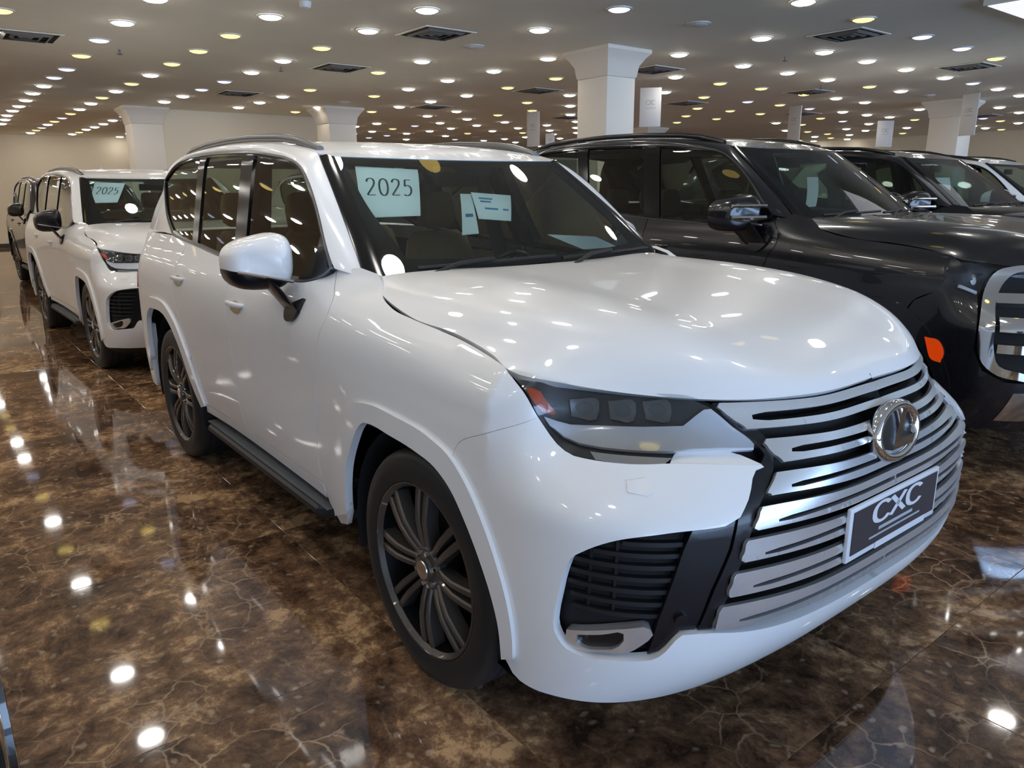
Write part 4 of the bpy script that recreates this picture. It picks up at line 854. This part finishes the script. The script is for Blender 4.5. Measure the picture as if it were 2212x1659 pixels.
def nose_a(car,S,Ts,PM,both,ref,lampside,seam):
    rf=np.array([.2,0,.8]); S0=S
    def S(t,z):
        w=sst(.93,1.0,np.asarray(z,float))*sst(.56,.72,np.asarray(t,float)); return S0(t+.008*w,z-.0045*w)
    out=curve(lampside,.03)+[(1.195,.936)]+curve(GS,.02)[1:]+curve(INT[2:],.02)+curve(GB,.03)[1:]+[(TC,.283)]+curve([(1.5,.284),(1.2,.287),(.9,.292),(.704,.291),(.603,.286),(.52,.30),(.488,.325)],.04)+curve([(.477,.334),(.458,.444),(.426,.523),(.378,.606),(.311,.697),(.23,.78),(.203,.80)],.02)+curve([(.201,.799),(.2655,.918),(.3735,.971),(.556,1.036)],.03)[1:-1]
    panel('front_bumper',S,out,PM,car,sym=True,ref=rf,grid=.032,depth=.03,off=.0)
    for s in (-1,1):
        panel('bumper_ledge',lambda t,z: S(t,z)-np.stack([1.6*(np.asarray(z,float)-.944),0*np.asarray(z,float),.0*np.asarray(z,float)],-1)*Ts,curve([(.935,.946),(.975,.9655),(1.03,.970),(1.10,.969),(1.15,.960),(1.187,.943)],.02)+[(1.10,.9445),(1.0,.9455)],PM,car,sgn=s,ref=rf,depth=.01,grid=.02)
    # chin under the bumper
    panel('front_lip',lambda a,b: (Sraw(a,.29+0*b)*np.array([1,1,0])+np.stack([-.25*b*np.ones_like(a),-.10*b*np.sign(.1+0*a)*np.clip((TC-a)*2,0,1),.288-.10*b+0*a],-1))*Ts,[(.50,0),(TC,0),(TC,1),(.50,1)],MT['matte'],car,sym=True,ref=np.array([.2,0,.8]),grid=.1,depth=0)
    # black opening behind grille and intakes
    panel('grille_back',S,[(TC,1.10),(1.07,1.09),(1.15,1.02),(1.22,.98),(1.20,.94),(1.14,.85),(1.06,.80),(1.02,.53),(TC,.47)],MT['dark'],car,sym=True,off=-.075,depth=0,ref=rf,grid=.05)
    for s in (-1,1): panel('intake_back',S,offset_poly(curve(INT[2:],.02)+[(1.10,.70)],-.02),MT['matte'],car,sgn=s,off=-.07,depth=0,ref=rf,grid=.05)
    # grille surround and diagonal garnish
    sur=[(1.070,1.085)]+curve([(1.074,1.081),(1.133,1.021),(1.194,.978),(1.205,.965),(1.205,.965),(1.192,.945),(1.168,.928),(1.143,.88),(1.114,.842)],.02)+[(1.10,.76),(1.055,.65),(1.022,.548),(1.06,.545),(1.11,.66),(1.14,.76),(1.17,.85),(1.23,.93),(1.235,.985),(1.16,1.05),(1.11,1.088)]
    for s in (-1,1):
        panel('grille_surround',S,sur,MT['black'],car,sgn=s,ref=rf,off=-.010,depth=.06,grid=.03)
        panel('intake_garnish',S,[(.993,.822),(1.07,.824),(1.110,.838),(1.095,.76),(1.05,.65),(1.018,.546),(.976,.548),(.933,.488),(.905,.476),(.918,.578),(.947,.679),(.971,.764)],MT['black'],car,sgn=s,ref=rf,off=-.016,depth=.05,grid=.03)
        for z in (.778,.748,.716,.683,.650,.616,.583):
            l0=.675+.02*abs(z-.65)/.1+(.05 if z>.74 else 0)+(.07 if z>.76 else 0); l1=.925+.25*(z-.58)
            panel('intake_slat',S,[(l0,z-.006),(l1,z-.006),(l1,z+.006),(l0,z+.006)],MT['matte'],car,sgn=s,ref=rf,off=-.028,depth=.035,grid=.03)
        for k,l in enumerate((.73,.80)):
            panel('intake_rib',S,[(l-.004,.575),(l+.004,.575),(l+.012,.785),(l+.004,.785)],MT['matte'],car,sgn=s,ref=rf,off=-.036,depth=.03,grid=.03)
        panel('fog_lamp_trim',S,curve([(.685,.517),(.712,.523),(.782,.542),(.844,.556),(.897,.560),(.908,.545),(.882,.507),(.858,.486),(.785,.474),(.725,.468),(.694,.477),(.685,.495)],.02),MT['bar'],car,sgn=s,ref=rf,off=-.010,depth=.03,grid=.025,holes=[curve([(.717,.512),(.78,.528),(.835,.540),(.838,.520),(.815,.490),(.785,.483),(.735,.478),(.715,.490)],.02)])
        panel('fog_lamp',S,curve([(.717,.512),(.78,.528),(.835,.540),(.838,.520),(.815,.490),(.785,.483),(.735,.478),(.715,.490)],.02),MT['black'],car,sgn=s,ref=rf,off=-.022,depth=.01,grid=.025)
        panel('washer_cover',S,curve([(.826,.916),(.888,.917),(.892,.898),(.829,.896)],.02),PM,car,sgn=s,ref=rf,off=.002,depth=.003,grid=.03)
        panel('park_sensor',S,ell(.975,.585,.017,.015,14),MT['black'],car,sgn=s,ref=rf,off=-.004,depth=.02,grid=.02)
    # chrome hairpin bars
    bars=[([(1.076,1.084),(1.139,1.022)],1.018,1.078,(1.180,1.048),1.046,.010),
          ([(1.194,.998),(1.242,.941)],.934,.990,(1.288,.966),.958,.008),
          ([(1.218,.922),(1.193,.876)],.857,.907,(1.276,.888),.881,.006),
          ([(1.164,.856),(1.150,.803)],.787,.838,(1.230,.816),.811,.006),
          ([(1.124,.781),(1.117,.724)],.710,.765,(1.192,.736),.735,.006),
          ([(1.096,.697),(1.086,.634)],.622,.684,(1.163,.652),.650,.006),
          ([(1.064,.611),(1.056,.543)],.533,.594,(1.132,.562),.560,.006)]
    for (c,zb,zt,st,zs,h) in bars:
        a,b=c
        ez=lambda t,t0,z0,z1: z0+(z1-z0)*sst(t0,t0+.42,t)
        ta=np.linspace(a[0]+.014,TC,26); tb=np.linspace(TC,b[0]+.016,26)
        o=[(t,ez(t,a[0],a[1],zt)) for t in ta]+[(t,ez(t,b[0],b[1],zb)) for t in tb]+[(b[0]+.004,b[1]+.007),(a[0]+.003,a[1]-.010)]
        tc_=np.linspace(st[0],TC-.004,24)
        sl=[(t,ez(t,st[0],st[1],zs)+h*min(1,.5+(t-st[0])*12)) for t in tc_]+[(t,ez(t,st[0],st[1],zs)-h*min(1,.5+(t-st[0])*12)) for t in tc_[::-1]]
        def bl(q,a=a,b=b,zb=zb,zt=zt,zs=zs,h=h,ez=ez,st=st):
            t,z=q[:,0],q[:,1]; up=ez(t,a[0],a[1],zt); lo=ez(t,b[0],b[1],zb); mid=ez(t,st[0],st[1],zs)
            f=np.where(z>mid,(z-mid-h)/(up-mid-h+1e-6),(z-lo)/(mid-h-lo+1e-6)); return .006*np.sin(np.clip(f,0,1)*math.pi)**.7
        panel('grille_bar',S,o,MT['bar'],car,holes=[sl],sym=True,ref=rf,off=.0,depth=.012,grid=.011,bulge=bl)
    # emblem : oval ring with a slanted letter
    P0=np.array(Sraw(TC,.945))*Ts; 
    em=empty('emblem'); em.parent=car; em.location=(P0[0]+.010,0,P0[2]); em.rotation_euler=(0,math.radians(-8),0)
    ring=[]
    for t in np.linspace(0,2*math.pi,49)[:-1]:
        c=np.array([0,.112*math.cos(t),.074*math.sin(t)]); n=np.array([0,math.cos(t)*.8,math.sin(t)]); n/=np.linalg.norm(n)
        ring.append([c+n*.016*math.cos(q)+np.array([.020*math.sin(q),0,0]) for q in np.linspace(0,2*math.pi,10,endpoint=False)])
    ring.append(ring[0]); loft('ring',ring,MT['chrome'],em,caps=False,angle=80)
    V=[(.0,.10*math.cos(t),.064*math.sin(t)) for t in np.linspace(0,2*math.pi,40,endpoint=False)]; mesh('backing_plate',V,[tuple(range(40))],MT['black'],em)
    L_=[(.010,.064),(.038,.060),(-.010,-.020),(.082,-.018),(.062,-.044),(-.056,-.044),(-.048,-.030)]
    k=len(L_); V=[(.022,y,z) for y,z in L_]+[(.0,y,z) for y,z in L_]
    mesh('letter',V,[tuple(range(k))]+[(i,(i+1)%k,(i+1)%k+k,i+k)[::-1] for i in range(k)],MT['chrome'],em)
    # headlamps
    lamp=curve([(.393,1.154),(.461,1.123),(.521,1.083),(.556,1.039),(.591,1.0),(.626,.973),(.668,.955),(.725,.949),(.792,.947),(.873,.948),(.921,.951),(.948,.965),(.975,.975),(1.045,.980),(1.124,.979),(1.184,.976),(1.184,.976),(1.186,.988),(1.145,1.015),(1.10,1.053),(1.074,1.081),(1.074,1.081),(1.006,1.103),(.896,1.108),(.782,1.113),(.665,1.120),(.558,1.138),(.465,1.151)],.02)
    drl=[(.577,1.038),(.595,1.016),(.638,.993),(.683,.984),(.748,.981),(.861,.980),(.971,.981),(1.071,.982),(1.172,.979),(1.172,.990),(1.133,1.019),(1.088,1.055),(1.065,1.072),(1.043,1.070),(1.013,1.055),(.973,1.033),(.86,1.028),(.743,1.025),(.652,1.021),(.614,1.028)]
    for s in (-1,1):
        hl=panel('headlamp',S,offset_poly(lamp,.004),MT['lampgrey'],car,sgn=s,ref=rf,off=-.030,depth=.02,grid=.03)
        panel('daytime_light',S,drl,MT['white_lens'],hl,sgn=s,ref=rf,off=-.012,depth=.012,grid=.02,bulge=lambda q: .010*np.sin(np.clip((q[:,1]-.978)/.05,0,1)*math.pi))
        panel('lower_reflector',S,[(.715,.972),(.75,.971),(.861,.970),(.940,.969),(.921,.957),(.873,.954),(.795,.953),(.735,.956)],MT['chrome'],hl,sgn=s,ref=rf,off=-.016,depth=.012,grid=.02)
        panel('amber_marker',S,[(.501,1.112),(.523,1.112),(.556,1.102),(.612,1.047),(.603,1.042),(.570,1.050)],MT['amber'],hl,sgn=s,ref=rf,off=-.010,depth=.01,grid=.02)
        for (t,z) in ((.690,1.062),(.800,1.063),(.904,1.066)):
            mo=panel('projector_bezel',S,curve([(t-.042,z+.020),(t+.042,z+.020),(t+.036,z-.020),(t-.036,z-.022)],.02),MT['rail'],hl,sgn=s,ref=rf,off=-.016,depth=.012,grid=.02,holes=[ell(t,z,.026,.0165,16)])
            panel('projector_lens',S,ell(t,z,.026,.0165,16),MT['projlens'],hl,sgn=s,ref=rf,off=-.020,depth=.0,grid=.01,bulge=lambda q,t=t,z=z: .012*(1-((q[:,0]-t)/.026)**2-((q[:,1]-z)/.0165)**2).clip(0))
        panel('lens_cover',S,offset_poly(lamp,.003),MT['lens'],hl,sgn=s,ref=rf,off=-.002,depth=0,grid=.04)
def number_plate(car,Ts):
    p=empty('number_plate'); p.parent=car; p.location=(1.052,0,.706); 
    boxobj('plate_frame',(-.006,0,0),(.012,.524,.158),MT['platew'],p,bev=.004)
    boxobj('plate_panel',(.001,0,.004),(.003,.49,.126),MT['plate'],p)
    w_=text_width(3,.058,.10)
    text_strokes('lettering','CXC',MT['platew'],p,lambda u,v:(.0035,-w_*.5*2.5+u*2.5,.004+v),.058,.10,.17,.9)
    for k,(z,wd,h) in enumerate(((-.018,.20,.010),(-.036,.30,.006))): boxobj('small_print',(.002,0.0,z),(.002,wd,h),MT['inkgrey'],p)
    boxobj('plate_strip',(.001,.04,-.068),(.004,.30,.020),MT['platew'],p)
def nose_b(car,S,Ts,PM,both,ref):
    rf=np.array([.2,0,.8])
    edge=[(.44,1.135),(.46,1.0),(.585,.965),(.60,.97),(.588,.70),(.64,.60),(.74,.56),(TC,.55)]
    out=[(.393,1.154),(.435,1.135),(.455,1.0),(.47,.985),(.585,.958)]+[(.585,.70),(.635,.60),(.74,.552),(TC,.545),(TC,.30),(.9,.30),(.7,.295),(.60,.29),(.49,.32)]+curve([(.477,.334),(.458,.444),(.426,.523),(.378,.606),(.311,.697),(.23,.78),(.203,.80)],.02)+[(.268,.916),(.373,.972),(.42,1.06)]
    panel('front_bumper',S,out,PM,car,sym=True,ref=rf,grid=.04,depth=.05,off=.004)
    panel('grille_back',S,[(TC,1.12),(.44,1.15),(.46,.97),(.56,.56),(TC,.52)],MT['black'],car,sym=True,off=-.05,depth=0,ref=rf,grid=.05)
    o=curve([(TC,1.095),(1.0,1.10),(.80,1.10),(.70,1.075),(.625,.985),(.600,.88),(.600,.74),(.630,.64),(.70,.585),(.80,.565),(TC,.56)],.03)
    i=curve([(TC,.60),(.80,.605),(.70,.635),(.672,.71),(.665,.82),(.675,.92),(.72,1.0),(.78,1.055),(1.0,1.068),(TC,1.068)],.03)
    panel('grille_surround',S,o+i,MT['chrome'],car,sym=True,ref=rf,off=.006,depth=.05,grid=.03)
    for z,h in ((.955,.022),(.835,.036),(.715,.022)):
        panel('grille_bar',S,[(.685,z-h),(TC,z-h),(TC,z+h),(.685,z+h)],MT['chrome'],car,sym=True,ref=rf,off=-.004,depth=.04,grid=.03)
    panel('skid_plate',S,[(.76,.35),(.79,.50),(TC,.51),(TC,.36)],MT['satin'],car,sym=True,ref=rf,off=.010,depth=.03,grid=.03)
    lamp=[(.44,1.135),(.457,1.0),(.475,.988),(.588,.960),(.62,.99),(.69,1.08),(.80,1.108),(.60,1.128)]
    for s in (-1,1):
        hl=panel('headlamp',S,lamp,MT['black'],car,sgn=s,ref=rf,off=-.03,depth=.02,grid=.03)
        for t,z in ((.52,1.05),(.575,1.04)): panel('projector_lens',S,ell(t,z,.022,.026,14),MT['chrome'],hl,sgn=s,ref=rf,off=-.02,depth=.01,grid=.015)
        panel('daytime_light',S,[(.475,1.000),(.588,.972),(.592,.985),(.480,1.015)],MT['white_lens'],hl,sgn=s,ref=rf,off=-.012,depth=.01,grid=.02)
        panel('lens_cover',S,lamp,MT['lens'],hl,sgn=s,ref=rf,off=-.002,depth=0,grid=.04)
        panel('side_marker',S,curve([(.350,.735),(.350,.735),(.42,.722),(.452,.67),(.447,.612),(.447,.612),(.400,.622),(.368,.68)],.015)[:-1],MT['amber_red'],car,sgn=s,ref=rf,off=.016,depth=.02,grid=.02)
# ------------------------------------------------------------------ the cars on show
MT['bar']=mat('silver_grille_bar',(.80,.81,.83),.26,.75)
MT['lampgrey']=mat('lamp_housing_grey',(.045,.046,.05),.25,0,.3)
MT['white_lens']=mat('white_light_guide',(.80,.82,.86),.12,0,.6)
MT['projlens']=mat('projector_lens',(.10,.105,.11),.06,.0,1.)
suv=build_suv('car','white')
tag(suv,'white sport-utility car filling the foreground, 2025 sheet behind its windscreen','car')
number_plate(suv,None)
REMAP={'white_car_paint':MT['paint_grey'],'satin_silver':MT['black']}
def car_copy(src,x,y,rz,label,remap=None):
    c=copy_tree(src,None,remap); c.location=(x,y,0); c.rotation_euler=(0,0,rz); c['label']=label; return c
plates=[o for o in suv.children if o.name.startswith('number_plate')]
c2=car_copy(suv,-5.95,.05,math.radians(1.2),'white sport-utility car parked behind the foreground car, only its nose showing left')
for o in c2.children:
    if o.name.startswith('mirror_cap'):
        for sl in o.material_slots: sl.link='OBJECT'; sl.material=MT['black']
car_copy(suv,-12.1,.36,math.radians(.6),'dark sport-utility car third in the left line, behind the second white car',REMAP)
blk=build_suv('car','black',(1.04,1.02,1.08),'paint_black'); blk.location=(-.26,3.31,0)
tag(blk,'black sport-utility car with chrome-ringed grille and orange side marker, parked right','car')
car_copy(blk,-.62,6.62,0,'second dark sport-utility car, beyond the black one with the chrome-ringed grille')
c3=car_copy(blk,-1.0,9.7,0,'white-roofed sport-utility car at the right edge, third in the row',{'black_car_paint':MT['paint']})
car_copy(suv,-7.2,3.6,0,'white sport-utility car behind the black one, its roof just showing',None)
car_copy(suv,-.21,-3.13,math.radians(5),'dark glossy car at the lower left edge, only a sliver of its nose showing',REMAP)
# sheets of paper in the windscreen
def glass_sheet(name,quad,label,off=-.014,Tc=(1,1,1),dc=(0,0,0)):
    r=empty(name,(0,0,0)); tag(r,label,'paper'); q=np.array(quad)
    def at(u,v):
        ab=(q[0]*(1-u)+q[1]*u)*(1-v)+(q[3]*(1-u)+q[2]*u)*v
        P=Ws(ab[0],ab[1])*np.array(Tc)+np.array(dc); return P
    c=at(.5,.5); c=np.array(c); r.location=tuple(c)
    n=np.cross(at(1,.5)-at(0,.5),at(.5,0)-at(.5,1)); n/=np.linalg.norm(n)
    if n[0]<0: n=-n
    def pl(u,v,o=0.): return tuple(np.array(at(u,v))+n*(off+o)-c)
    V=[];F=[]; k=6
    for o in (0,-.0012):
        for i in range(k+1):
            for j in range(k+1): V.append(pl(i/k,j/k,o))
    m_=(k+1)**2
    for i in range(k):
        for j in range(k):
            a=i*(k+1)+j; F.append((a,a+1,a+k+2,a+k+1)[::-1]); F.append((a+m_,a+1+m_,a+k+2+m_,a+k+1+m_))
    mesh('sheet',V,F,MT['paper'],r)
    return r,pl
r,pl=glass_sheet('year_sheet',[(.935,-.83),(.915,-.42),(.47,-.60),(.46,-.935)],'paper sheet reading 2025 behind the foreground car windscreen')
def place2025(u,v): return pl(.135+.76*u,.26+.34*(1-v),.0006)
tw=4*.56+3*.24
def pl2(u,v): return pl(.13+.74*u/tw,.60-.35*v,.0008)
text_strokes('lettering','2025',MT['ink'],r,pl2,1.,.24,.125,.32)
yc=copy_tree(r); yc['label']='paper sheet reading 2025 in the windscreen of the second white car'
yc.matrix_world=c2.matrix_basis@Matrix.Translation(r.location)
r2,plb=glass_sheet('price_note',[(.688,-.146),(.651,.151),(.408,-.02),(.438,-.237)],'small printed note behind the middle of the foreground windscreen',-.018)
for k,(v,u0,u1) in enumerate(((.22,.15,.5),(.34,.17,.45),(.60,.25,.62),(.60,.76,.92))):
    mesh('print_line',[plb(u0,v-.03,.0008),plb(u1,v-.03,.0008),plb(u1,v+.03,.0008),plb(u0,v+.03,.0008)],[(0,1,2,3)],MT['inkblue'],r2)
r3,plc=glass_sheet('hang_card',[(.697,-.217),(.692,-.136),(.332,-.29),(.326,-.401)],'narrow pale card hanging behind the printed note in the windscreen',-.03)
mesh('print_line',[plc(.25,.52,.0008),plc(.8,.52,.0008),plc(.8,.60,.0008),plc(.25,.60,.0008)],[(0,1,2,3)],MT['inkblue'],r3)
q4=np.array([(-.80,.27,1.405),(-.72,.51,1.388),(-.66,.60,1.338),(-.70,.41,1.334)])  # corners of a thin pale quad between dashboard and glass
tag(mesh('dash_sheet',[tuple(v) for v in q4]+[tuple(v-np.array([0,0,.002])) for v in q4],[(0,1,2,3)[::-1],(4,5,6,7)]+[(i,(i+1)%4,(i+1)%4+4,i+4) for i in range(4)],MT['paper']),'pale thin sheet behind the far lower corner of the foreground windscreen','paper')

glass_sheet('hang_card',[(.604,-.383),(.606,-.20),(.207,-.662),(.199,-.793)],'narrow pale card hanging in the black car windscreen',-.03,(1.04,1.02,1.08),(-.26,3.31,0))
glass_sheet('hang_card',[(.629,-.76),(.636,-.44),(.339,-.80),(.357,-.90)],'pale sheet in the corner of the second dark car windscreen',-.03,(1.04,1.02,1.08),(-.62,6.62,0))
